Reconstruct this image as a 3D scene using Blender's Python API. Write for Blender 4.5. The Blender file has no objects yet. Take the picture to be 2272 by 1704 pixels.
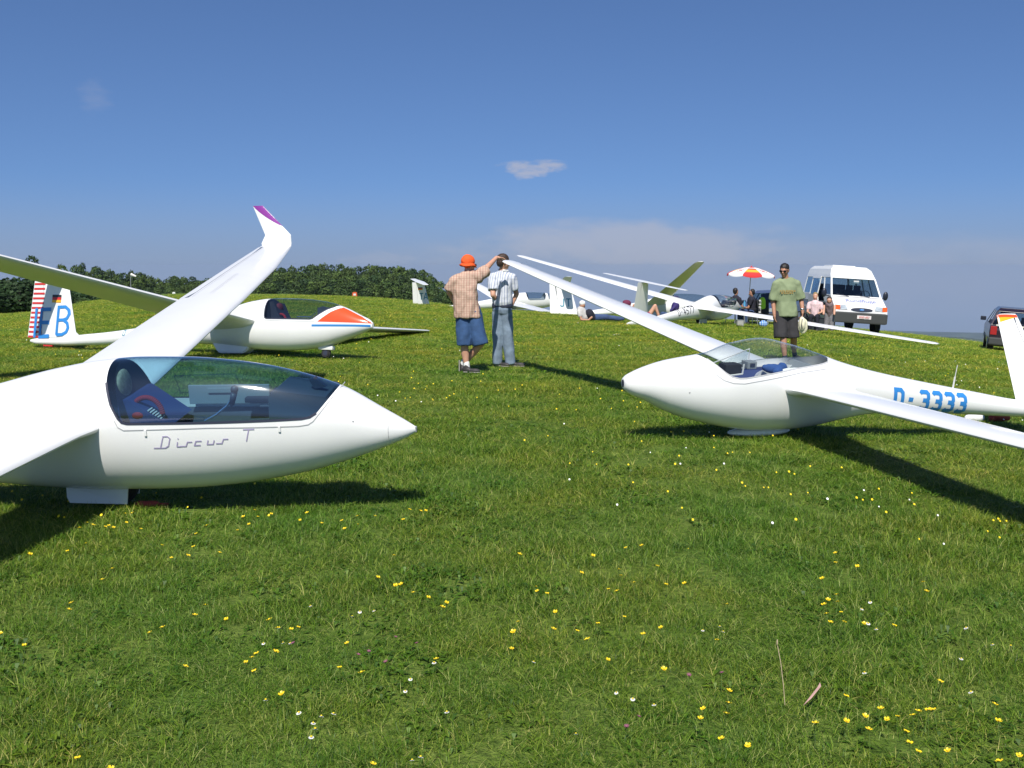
import bpy, bmesh, math, random
import numpy as np
from mathutils import Vector, Matrix, noise
R = math.radians
rng = np.random.RandomState(7)
random.seed(5)
scene = bpy.context.scene
COL = scene.collection

# ------------------------------------------------------------------ camera
cam_d = bpy.data.cameras.new('camera'); cam = bpy.data.objects.new('camera', cam_d); COL.objects.link(cam)
cam.location = (0, 0, 1.6)
cam.rotation_euler = (R(90 - 6.4), 0, 0)
cam_d.sensor_width = 36; cam_d.lens = 37.0
cam_d.clip_start = .05; cam_d.clip_end = 60000
scene.camera = cam

# ------------------------------------------------------------------ sky, sun, exposure
SUN_EL, SUN_AZ = R(52), R(187)            # azimuth clockwise from +Y: behind the camera, a little to the left
world = bpy.data.worlds.new('World'); scene.world = world; world.use_nodes = True
nt = world.node_tree; N = nt.nodes; Lk = nt.links
for n in list(N): N.remove(n)
def wn(t, **k):
    n = N.new(t)
    for a, b in k.items(): setattr(n, a, b)
    return n
def wmath(op, a, b=None, c=None, clamp=False):
    n = wn('ShaderNodeMath', operation=op, use_clamp=clamp)
    for i, v in enumerate((a, b, c)):
        if v is None: continue
        if isinstance(v, (int, float)): n.inputs[i].default_value = v
        else: Lk.new(v, n.inputs[i])
    return n.outputs[0]
tc = wn('ShaderNodeTexCoord'); sp = wn('ShaderNodeSeparateXYZ'); Lk.new(tc.outputs['Generated'], sp.inputs[0])
zz = wmath('MAXIMUM', wmath('ADD', sp.outputs[2], .10), .012)     # from this hilltop the hazy horizon lies below eye level
cb = wn('ShaderNodeCombineXYZ'); Lk.new(sp.outputs[0], cb.inputs[0]); Lk.new(sp.outputs[1], cb.inputs[1]); Lk.new(zz, cb.inputs[2])
nv = wn('ShaderNodeVectorMath', operation='NORMALIZE'); Lk.new(cb.outputs[0], nv.inputs[0])
sky = wn('ShaderNodeTexSky', sky_type='NISHITA', sun_disc=False, sun_elevation=SUN_EL, sun_rotation=SUN_AZ,
         altitude=900, air_density=1.0, dust_density=1.6, ozone_density=3.0)
Lk.new(nv.outputs[0], sky.inputs['Vector'])
tint = wn('ShaderNodeMix', data_type='RGBA', blend_type='MULTIPLY'); tint.inputs[0].default_value = 1
Lk.new(sky.outputs[0], tint.inputs[6]); tint.inputs[7].default_value = (.71, .87, 1.12, 1)
# clouds: u = azimuth, v = elevation (tangents); one small cumulus and a low veil of haze cloud
az = wmath('ARCTAN2', sp.outputs[0], sp.outputs[1]); el = wmath('ARCSINE', sp.outputs[2])
cv = wn('ShaderNodeCombineXYZ'); Lk.new(wmath('MULTIPLY', az, 1.0), cv.inputs[0]); Lk.new(wmath('MULTIPLY', el, 2.6), cv.inputs[1])
def wnoise(scale, det, rough=.6, dist=0.):
    n = wn('ShaderNodeTexNoise'); n.inputs['Scale'].default_value = scale; n.inputs['Detail'].default_value = det
    n.inputs['Roughness'].default_value = rough; n.inputs['Distortion'].default_value = dist
    Lk.new(cv.outputs[0], n.inputs['Vector']); return n.outputs[0]
def blob(ca, ce, ra, re):
    a = wmath('POWER', wmath('DIVIDE', wmath('SUBTRACT', az, ca), ra), 2.)
    b = wmath('POWER', wmath('DIVIDE', wmath('SUBTRACT', el, ce), re), 2.)
    return wmath('SUBTRACT', 1., wmath('ADD', a, b))
def ramp(x, lo, hi):
    n = wn('ShaderNodeMapRange', interpolation_type='SMOOTHSTEP'); Lk.new(x, n.inputs[0])
    n.inputs[1].default_value = lo; n.inputs[2].default_value = hi; return n.outputs[0]
n1 = wnoise(38, 6, .62, .3); n2 = wnoise(9, 6, .6, .2); n3 = wnoise(16, 5, .55)
small = wmath('MULTIPLY', ramp(wmath('ADD', wmath('MAXIMUM', blob(.015, .0895, .030, .0085), wmath('MULTIPLY', blob(.034, .094, .022, .006), .8)), wmath('MULTIPLY', wmath('SUBTRACT', n1, .5), 3.6)), .0, 1.1), .62)
bank = wmath('MULTIPLY', ramp(wmath('ADD', blob(.115, .018, .19, .030), wmath('MULTIPLY', wmath('SUBTRACT', n2, .5), 2.6)), .0, .9), .50)
wide = wmath('MULTIPLY', ramp(wmath('ADD', blob(.30, -.01, .55, .045), wmath('MULTIPLY', wmath('SUBTRACT', n3, .5), 1.6)), .0, 1.2), .28)
left = wmath('MULTIPLY', ramp(wmath('ADD', blob(-.12, .005, .05, .012), wmath('MULTIPLY', wmath('SUBTRACT', n1, .5), 2.2)), .1, 1.2), .22)
wisp = wmath('MULTIPLY', ramp(wmath('ADD', blob(-.37, .145, .018, .02), wmath('MULTIPLY', wmath('SUBTRACT', n1, .5), 2.4)), .2, 1.4), .14)
m = wmath('MAXIMUM', wmath('MAXIMUM', small, bank), wmath('MAXIMUM', wmath('MAXIMUM', wide, left), wisp))
hz0 = wn('ShaderNodeMix', data_type='RGBA'); Lk.new(wmath('MULTIPLY', ramp(wmath('SUBTRACT', .085, el), .0, .10), .97), hz0.inputs[0]); Lk.new(tint.outputs[2], hz0.inputs[6]); hz0.inputs[7].default_value = (2.78, 3.58, 5.2, 1)   # grey-blue haze low in the sky
cm = wn('ShaderNodeMix', data_type='RGBA'); Lk.new(m, cm.inputs[0]); Lk.new(hz0.outputs[2], cm.inputs[6]); cm.inputs[7].default_value = (5.2, 5.2, 5.9, 1)
bg = wn('ShaderNodeBackground'); bg.inputs[1].default_value = .078; Lk.new(cm.outputs[2], bg.inputs[0])
wo = wn('ShaderNodeOutputWorld'); Lk.new(bg.outputs[0], wo.inputs[0])

sd = bpy.data.lights.new('sun', 'SUN'); sd.energy = 4.7; sd.angle = R(.55); sd.color = (1, .955, .88)
so = bpy.data.objects.new('sun', sd); COL.objects.link(so)
sdir = Vector((math.sin(SUN_AZ) * math.cos(SUN_EL), math.cos(SUN_AZ) * math.cos(SUN_EL), math.sin(SUN_EL)))
so.rotation_euler = sdir.to_track_quat('Z', 'Y').to_euler(); so.location = sdir * 60
vs = scene.view_settings; vs.view_transform = 'Standard'; vs.look = 'None'; vs.exposure = 0.3; vs.gamma = 1; vs.use_curve_mapping = False
try:
    scene.cycles.transparent_max_bounces = 24; scene.cycles.max_bounces = 10; scene.cycles.volume_bounces = 0
    scene.cycles.use_denoising = True
except Exception: pass

# ------------------------------------------------------------------ helpers
def mat(name, col, rough=.5, metal=0., var=0., vscale=6., coat=0., bump=0., bscale=80., trans=0., spec=.5, emit=None):
    m = bpy.data.materials.get(name)
    if m: return m
    m = bpy.data.materials.new(name); m.use_nodes = True
    t = m.node_tree; b = t.nodes['Principled BSDF']
    b.inputs['Base Color'].default_value = (*col, 1); b.inputs['Roughness'].default_value = rough
    b.inputs['Metallic'].default_value = metal; b.inputs['Coat Weight'].default_value = coat
    b.inputs['Specular IOR Level'].default_value = spec
    co = t.nodes.new('ShaderNodeTexCoord')
    if var:
        n = t.nodes.new('ShaderNodeTexNoise'); n.inputs['Scale'].default_value = vscale; n.inputs['Detail'].default_value = 5
        t.links.new(co.outputs['Object'], n.inputs['Vector'])
        r = t.nodes.new('ShaderNodeValToRGB'); t.links.new(n.outputs[0], r.inputs[0])
        r.color_ramp.elements[0].position = .3; r.color_ramp.elements[1].position = .7
        r.color_ramp.elements[0].color = (*[c * (1 - var) for c in col], 1); r.color_ramp.elements[1].color = (*[min(1, c * (1 + var)) for c in col], 1)
        t.links.new(r.outputs[0], b.inputs['Base Color'])
    if bump:
        n = t.nodes.new('ShaderNodeTexNoise'); n.inputs['Scale'].default_value = bscale; n.inputs['Detail'].default_value = 4
        t.links.new(co.outputs['Object'], n.inputs['Vector'])
        bp = t.nodes.new('ShaderNodeBump'); bp.inputs['Strength'].default_value = bump; bp.inputs['Distance'].default_value = .01
        t.links.new(n.outputs[0], bp.inputs['Height']); t.links.new(bp.outputs[0], b.inputs['Normal'])
    return m

def empty(name, loc=(0, 0, 0), rot=(0, 0, 0), label=None, cat=None, group=None):
    o = bpy.data.objects.new(name, None); COL.objects.link(o); o.location = loc; o.rotation_euler = rot
    o.empty_display_size = .2
    return tag(o, label, cat, group)
def tag(o, label=None, cat=None, group=None, kind=None):
    if label: o['label'] = label
    if cat: o['category'] = cat
    if group: o['group'] = group
    if kind: o['kind'] = kind
    return o
def link(name, me, m=None, parent=None, smooth=False, loc=None, rot=None):
    o = bpy.data.objects.new(name, me); COL.objects.link(o)
    if m:
        for q in (m if isinstance(m, (list, tuple)) else [m]): me.materials.append(q)
    if parent: o.parent = parent
    if loc is not None: o.location = loc
    if rot is not None: o.rotation_euler = rot
    if smooth: me.shade_smooth()
    return o
def from_bm(name, bm, m=None, parent=None, smooth=False, **k):
    me = bpy.data.meshes.new(name); bm.to_mesh(me); bm.free(); return link(name, me, m, parent, smooth, **k)
def from_data(name, V, F, m=None, parent=None, smooth=False, **k):
    me = bpy.data.meshes.new(name); me.from_pydata([tuple(v) for v in V], [], F); me.update(); return link(name, me, m, parent, smooth, **k)
def autosmooth(o, ang=35):
    me = o.data; me.shade_smooth()
    bm = bmesh.new(); bm.from_mesh(me)
    for e in bm.edges:
        if len(e.link_faces) == 2 and e.calc_face_angle(0) > R(ang): e.smooth = False
    bm.to_mesh(me); bm.free(); return o

class MB:
    """collects simple solids into one mesh"""
    def __init__(s): s.bm = bmesh.new()
    def box(s, c, d, rot=None, bev=0.):
        r = bmesh.ops.create_cube(s.bm, size=1); vs = r['verts']
        M = Matrix.Translation(c) @ (rot.to_4x4() if rot is not None else Matrix()) @ Matrix.Diagonal((*d, 1))
        bmesh.ops.transform(s.bm, matrix=M, verts=vs)
        if bev:
            es = list({e for v in vs for e in v.link_edges})
            bmesh.ops.bevel(s.bm, geom=es, offset=bev, segments=2, affect='EDGES', profile=.7)
        return s
    def cyl(s, a, b, ra, rb=None, seg=10, cap=True):
        a, b = Vector(a), Vector(b); rb = ra if rb is None else rb; d = b - a
        r = bmesh.ops.create_cone(s.bm, cap_ends=cap, segments=seg, radius1=ra, radius2=rb, depth=d.length)
        M = Matrix.Translation((a + b) / 2) @ d.to_track_quat('Z', 'Y').to_matrix().to_4x4()
        bmesh.ops.transform(s.bm, matrix=M, verts=r['verts']); return s
    def tube(s, pts, rad, seg=6):
        for p, q in zip(pts, pts[1:]): s.cyl(p, q, rad, rad, seg)
        return s
    def limb(s, a, b, ra, rb):
        s.cyl(a, b, ra, rb, 12); s.ball(a, ra, 10); s.ball(b, rb, 10); return s
    def sleeve(s, a, b, ra, rb):
        s.cyl(a, b, ra, rb, 14); s.ball(a, ra, 10); return s
    def torso(s, rings, n=20, e=2.4):
        """closed tube of oval rings (x, y, z, half width, half depth)"""
        V = [[s.bm.verts.new((x + rx * math.copysign(abs(math.cos(a)) ** (2 / e), math.cos(a)), y + ry * math.copysign(abs(math.sin(a)) ** (2 / e), math.sin(a)), z)) for a in [2 * math.pi * k / n for k in range(n)]] for x, y, z, rx, ry in rings]
        for A, B in zip(V, V[1:]):
            for k in range(n): s.bm.faces.new([A[k], A[(k + 1) % n], B[(k + 1) % n], B[k]])
        s.bm.faces.new(V[0][::-1]); s.bm.faces.new(V[-1]); return s
    def ball(s, c, r, seg=12, rot=None):
        rr = (r, r, r) if isinstance(r, (int, float)) else r
        q = bmesh.ops.create_uvsphere(s.bm, u_segments=seg, v_segments=max(6, seg * 2 // 3), radius=1)
        M = Matrix.Translation(c) @ (rot.to_4x4() if rot is not None else Matrix()) @ Matrix.Diagonal((*rr, 1))
        bmesh.ops.transform(s.bm, matrix=M, verts=q['verts']); return s
    def poly(s, pts):
        s.bm.faces.new([s.bm.verts.new(p) for p in pts]); return s
    def prism(s, pts, axis, t):
        """pts: closed outline (3-D), extruded by the vector axis*t"""
        a = Vector(axis) * t
        A = [s.bm.verts.new(p) for p in pts]; B = [s.bm.verts.new(Vector(p) + a) for p in pts]
        n = len(pts); s.bm.faces.new(A); s.bm.faces.new(B[::-1])
        for i in range(n): s.bm.faces.new([A[i], B[i], B[(i + 1) % n], A[(i + 1) % n]])
        return s
    def obj(s, name, m=None, parent=None, smooth=False, **k):
        bmesh.ops.recalc_face_normals(s.bm, faces=s.bm.faces); return from_bm(name, s.bm, m, parent, smooth, **k)
    def fuse(s, name, m, parent, voxel=.01, smooth=4, folds=0., fscale=6., **k):
        """one continuous surface grown round the collected solids"""
        bmesh.ops.recalc_face_normals(s.bm, faces=s.bm.faces)
        me = bpy.data.meshes.new(name); s.bm.to_mesh(me); s.bm.free()
        o = bpy.data.objects.new(name, me); COL.objects.link(o)
        r = o.modifiers.new('r', 'REMESH'); r.mode = 'VOXEL'; r.voxel_size = voxel
        q = o.modifiers.new('s', 'SMOOTH'); q.factor = .5; q.iterations = smooth
        dg = bpy.context.evaluated_depsgraph_get()
        me2 = bpy.data.meshes.new_from_object(o.evaluated_get(dg)); bpy.data.objects.remove(o)
        if folds:
            me2.update(); n = len(me2.vertices)
            co = np.empty(n * 3); me2.vertices.foreach_get('co', co); co = co.reshape(-1, 3)
            no = np.empty(n * 3); me2.vertex_normals.foreach_get('vector', no); no = no.reshape(-1, 3)
            sd_ = len(name) * 3.1
            for i in range(n):
                c = co[i]; w = noise.noise((c[0] * fscale, c[1] * fscale, c[2] * fscale * .45 + sd_))
                w2 = noise.noise((c[0] * fscale * 2.3 + 4, c[1] * fscale * 2.3, c[2] * fscale * 1.6 + sd_ + w * 1.5))
                co[i] += no[i] * folds * ((1 - abs(w) * 2.2) + .55 * w2)
            me2.vertices.foreach_set('co', co.ravel()); me2.update()
        return link(name, me2, m, parent, True, **k)

# ------------------------------------------------------------------ terrain: a convex hilltop
# per azimuth (px of the photograph as an angle): slope at which the field meets the sky, and its cross slope
AZK = np.array([-3.14, -1.2, -.55, -.44, -.41, -.375, -.31, -.215, -.155, -.09, -.055, 0, .07, .20, .29, .37, .47, .8, 1.6, 3.14])
EDG = np.array([.05, .045, .0425, .0415, .0395, .031, .0245, .0257, .028, .0340, .0395, .0425, .0455, .0505, .055, .0625, .0725, .08, .07, .05])
SLP = np.array([.0, .0, .0, .0, .0, .0, .0, .0, .0, .0, .0, .0, .0, .001, .003, .006, .010, .014, .01, .0])
def terrain(x, y):
    x = np.asarray(x, float); y = np.asarray(y, float)
    r = np.hypot(x, y) + 1e-6; a = np.arctan2(x, y)
    E = np.interp(a, AZK, EDG); s = np.interp(a, AZK, SLP)
    p = 3 - np.clip((a - .1) / .25, 0, 1) * np.clip((1.4 - a) / .4, 0, 1)
    rc = 1.6 * p / (p - 1) / (E - s); k = 1.6 / ((p - 1) * rc ** p)
    r1 = 1.35 * rc; rr = np.minimum(r, r1)
    z = -(s * r + k * rr ** p + np.maximum(r - r1, 0) * k * p * r1 ** (p - 1))
    z = z - np.maximum(r - r1, 0) ** 2 * 5e-5
    z = np.where(z < -560, -560 - (1 - np.exp(np.minimum(0, (z + 560) / 80))) * 80, z)
    return z
def gz(x, y): return float(terrain(x, y))
# ------------------------------------------------------------------ the field
def ground_mat():
    m = bpy.data.materials.new('turf'); m.use_nodes = True; t = m.node_tree; b = t.nodes['Principled BSDF']
    g = t.nodes.new('ShaderNodeNewGeometry')
    def nz(sc, d, r=.6, dist=0):
        n = t.nodes.new('ShaderNodeTexNoise'); n.inputs['Scale'].default_value = sc; n.inputs['Detail'].default_value = d
        n.inputs['Roughness'].default_value = r; n.inputs['Distortion'].default_value = dist
        t.links.new(g.outputs['Position'], n.inputs['Vector']); return n.outputs[0]
    def rp(x, st):
        r = t.nodes.new('ShaderNodeValToRGB'); t.links.new(x, r.inputs[0]); e = r.color_ramp.elements
        while len(e) < len(st): e.new(.5)
        for q, (p, c) in zip(e, st): q.position = p; q.color = (*c, 1)
        return r.outputs[0]
    def mx(f, a, c, mode='MIX'):
        n = t.nodes.new('ShaderNodeMix'); n.data_type = 'RGBA'; n.blend_type = mode
        for s_, v in ((0, f), (6, a), (7, c)):
            if isinstance(v, (int, float)): n.inputs[s_].default_value = v
            elif isinstance(v, tuple): n.inputs[s_].default_value = (*v, 1)
            else: t.links.new(v, n.inputs[s_])
        return n.outputs[2]
    fine = rp(nz(22, 5, .75), [(.3, (.045, .075, .012)), (.5, (.12, .175, .030)), (.72, (.22, .27, .06))])
    patch = rp(nz(.55, 4, .6, .5), [(.3, (.66, .82, .6)), (.5, (1, 1, 1)), (.72, (1.25, 1.1, 1.05))])
    big = rp(nz(.07, 3), [(.3, (.85, .95, .85)), (.7, (1.18, 1.08, 1.0))])
    c = mx(1., mx(1., fine, patch, 'MULTIPLY'), big, 'MULTIPLY')
    t.links.new(c, b.inputs['Base Color']); b.inputs['Roughness'].default_value = .9; b.inputs['Specular IOR Level'].default_value = .15
    bp = t.nodes.new('ShaderNodeBump'); bp.inputs['Strength'].default_value = .9; bp.inputs['Distance'].default_value = .06
    t.links.new(nz(16, 5, .7), bp.inputs['Height']); t.links.new(bp.outputs[0], b.inputs['Normal'])
    return m
TURF = ground_mat()
rings = [0.] + list(np.geomspace(.8, 200, 90)) + list(np.geomspace(215, 10500, 46)); nA = 360
V = []; F = []
for r in rings[1:]:
    for k in range(nA):
        a = 2 * math.pi * k / nA - math.pi; V.append((r * math.sin(a), r * math.cos(a), 0))
V = np.array(V); V[:, 2] = terrain(V[:, 0], V[:, 1])
rr_ = np.hypot(V[:, 0], V[:, 1]); V[:, 2] += np.clip(rr_ / 6, 0, 1) * np.clip((150 - rr_) / 60, 0, 1) * .012 * np.array([noise.noise((v[0] * .5, v[1] * .5, 0)) for v in V])
V = np.vstack([V, [[0, 0, 0]]]); ic = len(V) - 1
for k in range(nA): F.append((ic, (k + 1) % nA, k))
for i in range(len(rings) - 2):
    for k in range(nA):
        a, b_ = i * nA + k, i * nA + (k + 1) % nA; F.append((a, b_, b_ + nA, a + nA))
tag(from_data('grass_field', V, F, TURF, smooth=True), kind='structure')

# far ridges, lying lower than the hilltop
def ridge(name, dist, a0, a1, top, var, seed, col, depth):
    V = []; F = []; na, nr = 160, 14
    for j in range(nr):
        f = j / (nr - 1)
        for i in range(na):
            a = a0 + (a1 - a0) * i / (na - 1); d = dist + depth * (f - .5)
            h = math.exp(-((f - .5) / .22) ** 2)
            tz = 1.6 - dist * (top + var * noise.noise((a * 9 + seed, .3, 0)) + var * .3 * noise.noise((a * 40 + seed, .7, 0)))
            b0 = -660 if f in (0, 1) else -630
            z = b0 + (tz - b0) * h + 6 * noise.noise((a * 60, f * 8, seed))
            V.append((d * math.sin(a), d * math.cos(a), z))
    for j in range(nr - 1):
        for i in range(na - 1): q = j * na + i; F.append((q, q + 1, q + na + 1, q + na))
    m = mat('ridge_' + name, col, .95, var=.45, vscale=.004, spec=.1)
    return tag(from_data('hill', V, F, m, smooth=True), kind='structure')
ridge('far', 9500, -1.0, 1.3, .0575, .0035, 3.1, (.055, .075, .05), 3400)
ridge('near', 5400, -.9, 1.2, .0628, .004, 8.6, (.045, .065, .03), 2000)

# ------------------------------------------------------------------ grass
def blade_mat():
    m = bpy.data.materials.new('grass_blades'); m.use_nodes = True; t = m.node_tree
    for n in list(t.nodes): t.nodes.remove(n)
    g = t.nodes.new('ShaderNodeNewGeometry'); at = t.nodes.new('ShaderNodeAttribute'); at.attribute_name = 'tone'
    def nz(sc, d):
        n = t.nodes.new('ShaderNodeTexNoise'); n.inputs['Scale'].default_value = sc; n.inputs['Detail'].default_value = d
        t.links.new(g.outputs['Position'], n.inputs['Vector']); return n.outputs[0]
    def rp(x, st):
        r = t.nodes.new('ShaderNodeValToRGB'); t.links.new(x, r.inputs[0]); e = r.color_ramp.elements
        while len(e) < len(st): e.new(.5)
        for q, (p, c) in zip(e, st): q.position = p; q.color = (*c, 1)
        return r.outputs[0]
    base = rp(at.outputs['Fac'], [(0, (.028, .070, .005)), (.35, (.074, .155, .010)), (.62, (.150, .240, .018)), (.86, (.28, .35, .055)), (1., (.54, .50, .20))])
    pt = rp(nz(1.1, 4), [(.3, (.76, .94, .8)), (.5, (1.04, 1.04, 1)), (.7, (1.30, 1.12, 1.0))])
    p2 = rp(nz(.35, 3), [(.35, (.8, .95, .9)), (.65, (1.15, 1.05, 1))])
    def mul(a, b):
        n = t.nodes.new('ShaderNodeMix'); n.data_type = 'RGBA'; n.blend_type = 'MULTIPLY'; n.inputs[0].default_value = 1
        t.links.new(a, n.inputs[6]); t.links.new(b, n.inputs[7]); return n.outputs[2]
    sy = t.nodes.new('ShaderNodeSeparateXYZ'); t.links.new(g.outputs['Position'], sy.inputs[0])      # blades painted lighter and yellower with distance, standing in for more sunlit tips
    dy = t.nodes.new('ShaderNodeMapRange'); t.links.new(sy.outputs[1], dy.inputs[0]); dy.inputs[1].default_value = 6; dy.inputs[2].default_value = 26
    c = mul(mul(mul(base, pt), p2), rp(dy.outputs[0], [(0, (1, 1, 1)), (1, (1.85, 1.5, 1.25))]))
    p = t.nodes.new('ShaderNodeBsdfPrincipled'); t.links.new(c, p.inputs['Base Color']); p.inputs['Roughness'].default_value = .5; p.inputs['Specular IOR Level'].default_value = .3
    tr = t.nodes.new('ShaderNodeBsdfTranslucent'); t.links.new(c, tr.inputs[0])
    mx = t.nodes.new('ShaderNodeMixShader'); mx.inputs[0].default_value = .3; t.links.new(p.outputs[0], mx.inputs[1]); t.links.new(tr.outputs[0], mx.inputs[2])
    o = t.nodes.new('ShaderNodeOutputMaterial'); t.links.new(mx.outputs[0], o.inputs[0]); return m
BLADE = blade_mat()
def tuft(i):
    r = np.random.RandomState(40 + i); V = []; F = []; T = []
    leafy = i >= 9; nb = 24 if leafy else 115
    for _ in range(nb):
        a = r.uniform(0, 6.28); d = .10 * math.sqrt(r.uniform()); bx, by = d * math.cos(a), d * math.sin(a)
        th = r.uniform(0, 6.28); tone = float(np.clip(r.normal(.42, .24), 0, .86))
        if r.uniform() < .12: tone = r.uniform(.88, 1)
        if leafy:
            h = r.uniform(.012, .035); L = r.uniform(.02, .045); w = r.uniform(.009, .016); tone = r.uniform(.1, .5)
            dx, dy = math.cos(th), math.sin(th)
            P = [(bx, by, .004), (bx + dx * L * .5 - dy * w / 2, by + dy * L * .5 + dx * w / 2, h), (bx + dx * L, by + dy * L, h * .9), (bx + dx * L * .5 + dy * w / 2, by + dy * L * .5 - dx * w / 2, h)]
            k = len(V); V += P; F.append((k, k + 1, k + 2, k + 3)); T += [tone] * 4; continue
        h = r.gamma(6, .0048) + .008; w = r.uniform(.0013, .0029); lean = r.uniform(.2, 1.7) * h
        if tone > .85: w *= .7
        dx, dy = math.cos(th), math.sin(th); ph = th + 1.57 + r.uniform(-.5, .5); wx, wy = math.cos(ph) * w / 2, math.sin(ph) * w / 2
        k = len(V)
        for f, ww in ((0, 1.), (.5, .9)):
            cx, cy, cz = bx + dx * lean * f ** 1.6, by + dy * lean * f ** 1.6, h * f - .004
            V += [(cx - wx * ww, cy - wy * ww, cz), (cx + wx * ww, cy + wy * ww, cz)]
        V.append((bx + dx * lean, by + dy * lean, h * (1 - .18 * lean / h)))
        F += [(k, k + 1, k + 3, k + 2), (k + 2, k + 3, k + 4)]; T += [tone] * 5
    me = bpy.data.meshes.new('grass_tuft_%d' % i); me.from_pydata(V, [], F)
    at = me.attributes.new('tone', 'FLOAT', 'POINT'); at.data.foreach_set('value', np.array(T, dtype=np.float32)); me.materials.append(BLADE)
    return me
tcol = bpy.data.collections.new('grass_tufts')       # only feeds the grass object, is not in the scene
for i in range(11): tcol.objects.link(bpy.data.objects.new('tuft_%02d' % i, tuft(i)))
# positions: density falls with distance, tufts widen
P_ = []; S_ = []; H_ = []
D0 = 150.
def band(r0, r1, amin, amax, dens):
    area = (r1 * r1 - r0 * r0) / 2 * (amax - amin); n = int(area * dens)
    r = np.sqrt(rng.uniform(r0 * r0, r1 * r1, n)); a = rng.uniform(amin, amax, n); return r * np.sin(a), r * np.cos(a), r
edges = np.geomspace(2.2, 75, 30)
for r0, r1 in zip(edges, edges[1:]):
    s = 1 + max(0, (r0 - 3)) / 9.
    x, y, r = band(r0, r1, -.62, .62, D0 / s ** 2)
    z = terrain(x, y); P_.append(np.stack([x, y, z], 1)); S_.append(np.full(len(x), s)); H_.append(np.full(len(x), 1 + max(0, r0 - 6) * .012))
P_ = np.vstack(P_); S_ = np.concatenate(S_) * rng.uniform(.8, 1.25, len(P_)); 
hv = np.array([1 + .5 * noise.noise((p[0] * 1.3, p[1] * 1.3, 2)) + .4 * noise.noise((p[0] * .4, p[1] * .4, 7)) for p in P_])
H_ = np.concatenate(H_) * np.clip(hv, .35, 2.2) * rng.uniform(.7, 1.2, len(P_))
lf = np.array([noise.noise((p[0] * .9, p[1] * .9, 11)) for p in P_])
idx = rng.randint(0, 9, len(P_)); mk = (lf > .15) & (rng.uniform(size=len(P_)) < .20) | (rng.uniform(size=len(P_)) < .04); idx[mk] = rng.randint(9, 11, mk.sum())
me = bpy.data.meshes.new('grass'); me.from_pydata(P_.tolist(), [], [])
a = me.attributes.new('scl', 'FLOAT_VECTOR', 'POINT'); a.data.foreach_set('vector', np.stack([S_, S_, H_], 1).astype(np.float32).ravel())
a = me.attributes.new('rotz', 'FLOAT_VECTOR', 'POINT'); q = np.zeros((len(P_), 3), np.float32); q[:, 2] = rng.uniform(0, 6.28, len(P_)); a.data.foreach_set('vector', q.ravel())
a = me.attributes.new('pick', 'INT', 'POINT'); a.data.foreach_set('value', idx.astype(np.int32))
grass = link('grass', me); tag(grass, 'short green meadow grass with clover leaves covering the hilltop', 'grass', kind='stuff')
ng = bpy.data.node_groups.new('grass_scatter', 'GeometryNodeTree')
ng.interface.new_socket('Geometry', in_out='INPUT', socket_type='NodeSocketGeometry'); ng.interface.new_socket('Geometry', in_out='OUTPUT', socket_type='NodeSocketGeometry')
gi = ng.nodes.new('NodeGroupInput'); go = ng.nodes.new('NodeGroupOutput')
ci = ng.nodes.new('GeometryNodeCollectionInfo'); ci.inputs[0].default_value = tcol; ci.inputs[1].default_value = True; ci.inputs[2].default_value = True
ip = ng.nodes.new('GeometryNodeInstanceOnPoints'); ip.inputs['Pick Instance'].default_value = True
mp = ng.nodes.new('GeometryNodeMeshToPoints')
def na(nm, ty):
    n = ng.nodes.new('GeometryNodeInputNamedAttribute'); n.data_type = ty; n.inputs[0].default_value = nm; return n.outputs[0]
ng.links.new(gi.outputs[0], mp.inputs[0]); ng.links.new(mp.outputs[0], ip.inputs['Points']); ng.links.new(ci.outputs[0], ip.inputs['Instance'])
ng.links.new(na('scl', 'FLOAT_VECTOR'), ip.inputs['Scale']); ng.links.new(na('pick', 'INT'), ip.inputs['Instance Index'])
er = ng.nodes.new('FunctionNodeEulerToRotation'); ng.links.new(na('rotz', 'FLOAT_VECTOR'), er.inputs[0]); ng.links.new(er.outputs[0], ip.inputs['Rotation'])
ng.links.new(ip.outputs[0], go.inputs[0])
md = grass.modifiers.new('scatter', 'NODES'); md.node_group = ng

# ------------------------------------------------------------------ the air
hb = MB().box((1500, 3500, -325), (26000, 22000, 680))
hm = bpy.data.materials.new('air'); hm.use_nodes = True; t = hm.node_tree; t.nodes.remove(t.nodes['Principled BSDF'])
pv = t.nodes.new('ShaderNodeVolumePrincipled'); pv.inputs['Color'].default_value = (.465, .59, .775, 1); pv.inputs['Density'].default_value = 6.5e-5
pv.inputs['Anisotropy'].default_value = .0
t.links.new(pv.outputs[0], t.nodes['Material Output'].inputs['Volume'])
hz = hb.obj('haze', hm); tag(hz, kind='stuff')
# ------------------------------------------------------------------ gliders
def pchip(xs, ys):
    xs = np.array(xs, float); ys = np.array(ys, float); o = np.argsort(xs); xs, ys = xs[o], ys[o]
    h = np.diff(xs); d = np.diff(ys) / h; m = np.zeros(len(xs)); m[0], m[-1] = d[0], d[-1]
    for i in range(1, len(xs) - 1):
        if d[i - 1] * d[i] > 0:
            w1, w2 = 2 * h[i] + h[i - 1], h[i] + 2 * h[i - 1]; m[i] = (w1 + w2) / (w1 / d[i - 1] + w2 / d[i])
    def f(x):
        x = np.clip(x, xs[0], xs[-1]); i = np.clip(np.searchsorted(xs, x) - 1, 0, len(h) - 1)
        t = (x - xs[i]) / h[i]; return ((2 * t ** 3 - 3 * t ** 2 + 1) * ys[i] + (t ** 3 - 2 * t ** 2 + t) * h[i] * m[i] + (-2 * t ** 3 + 3 * t ** 2) * ys[i + 1] + (t ** 3 - t ** 2) * h[i] * m[i + 1])
    return f
WHITE = mat('gelcoat_white', (.82, .82, .80), .26, coat=.25, var=.02, vscale=3)
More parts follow.
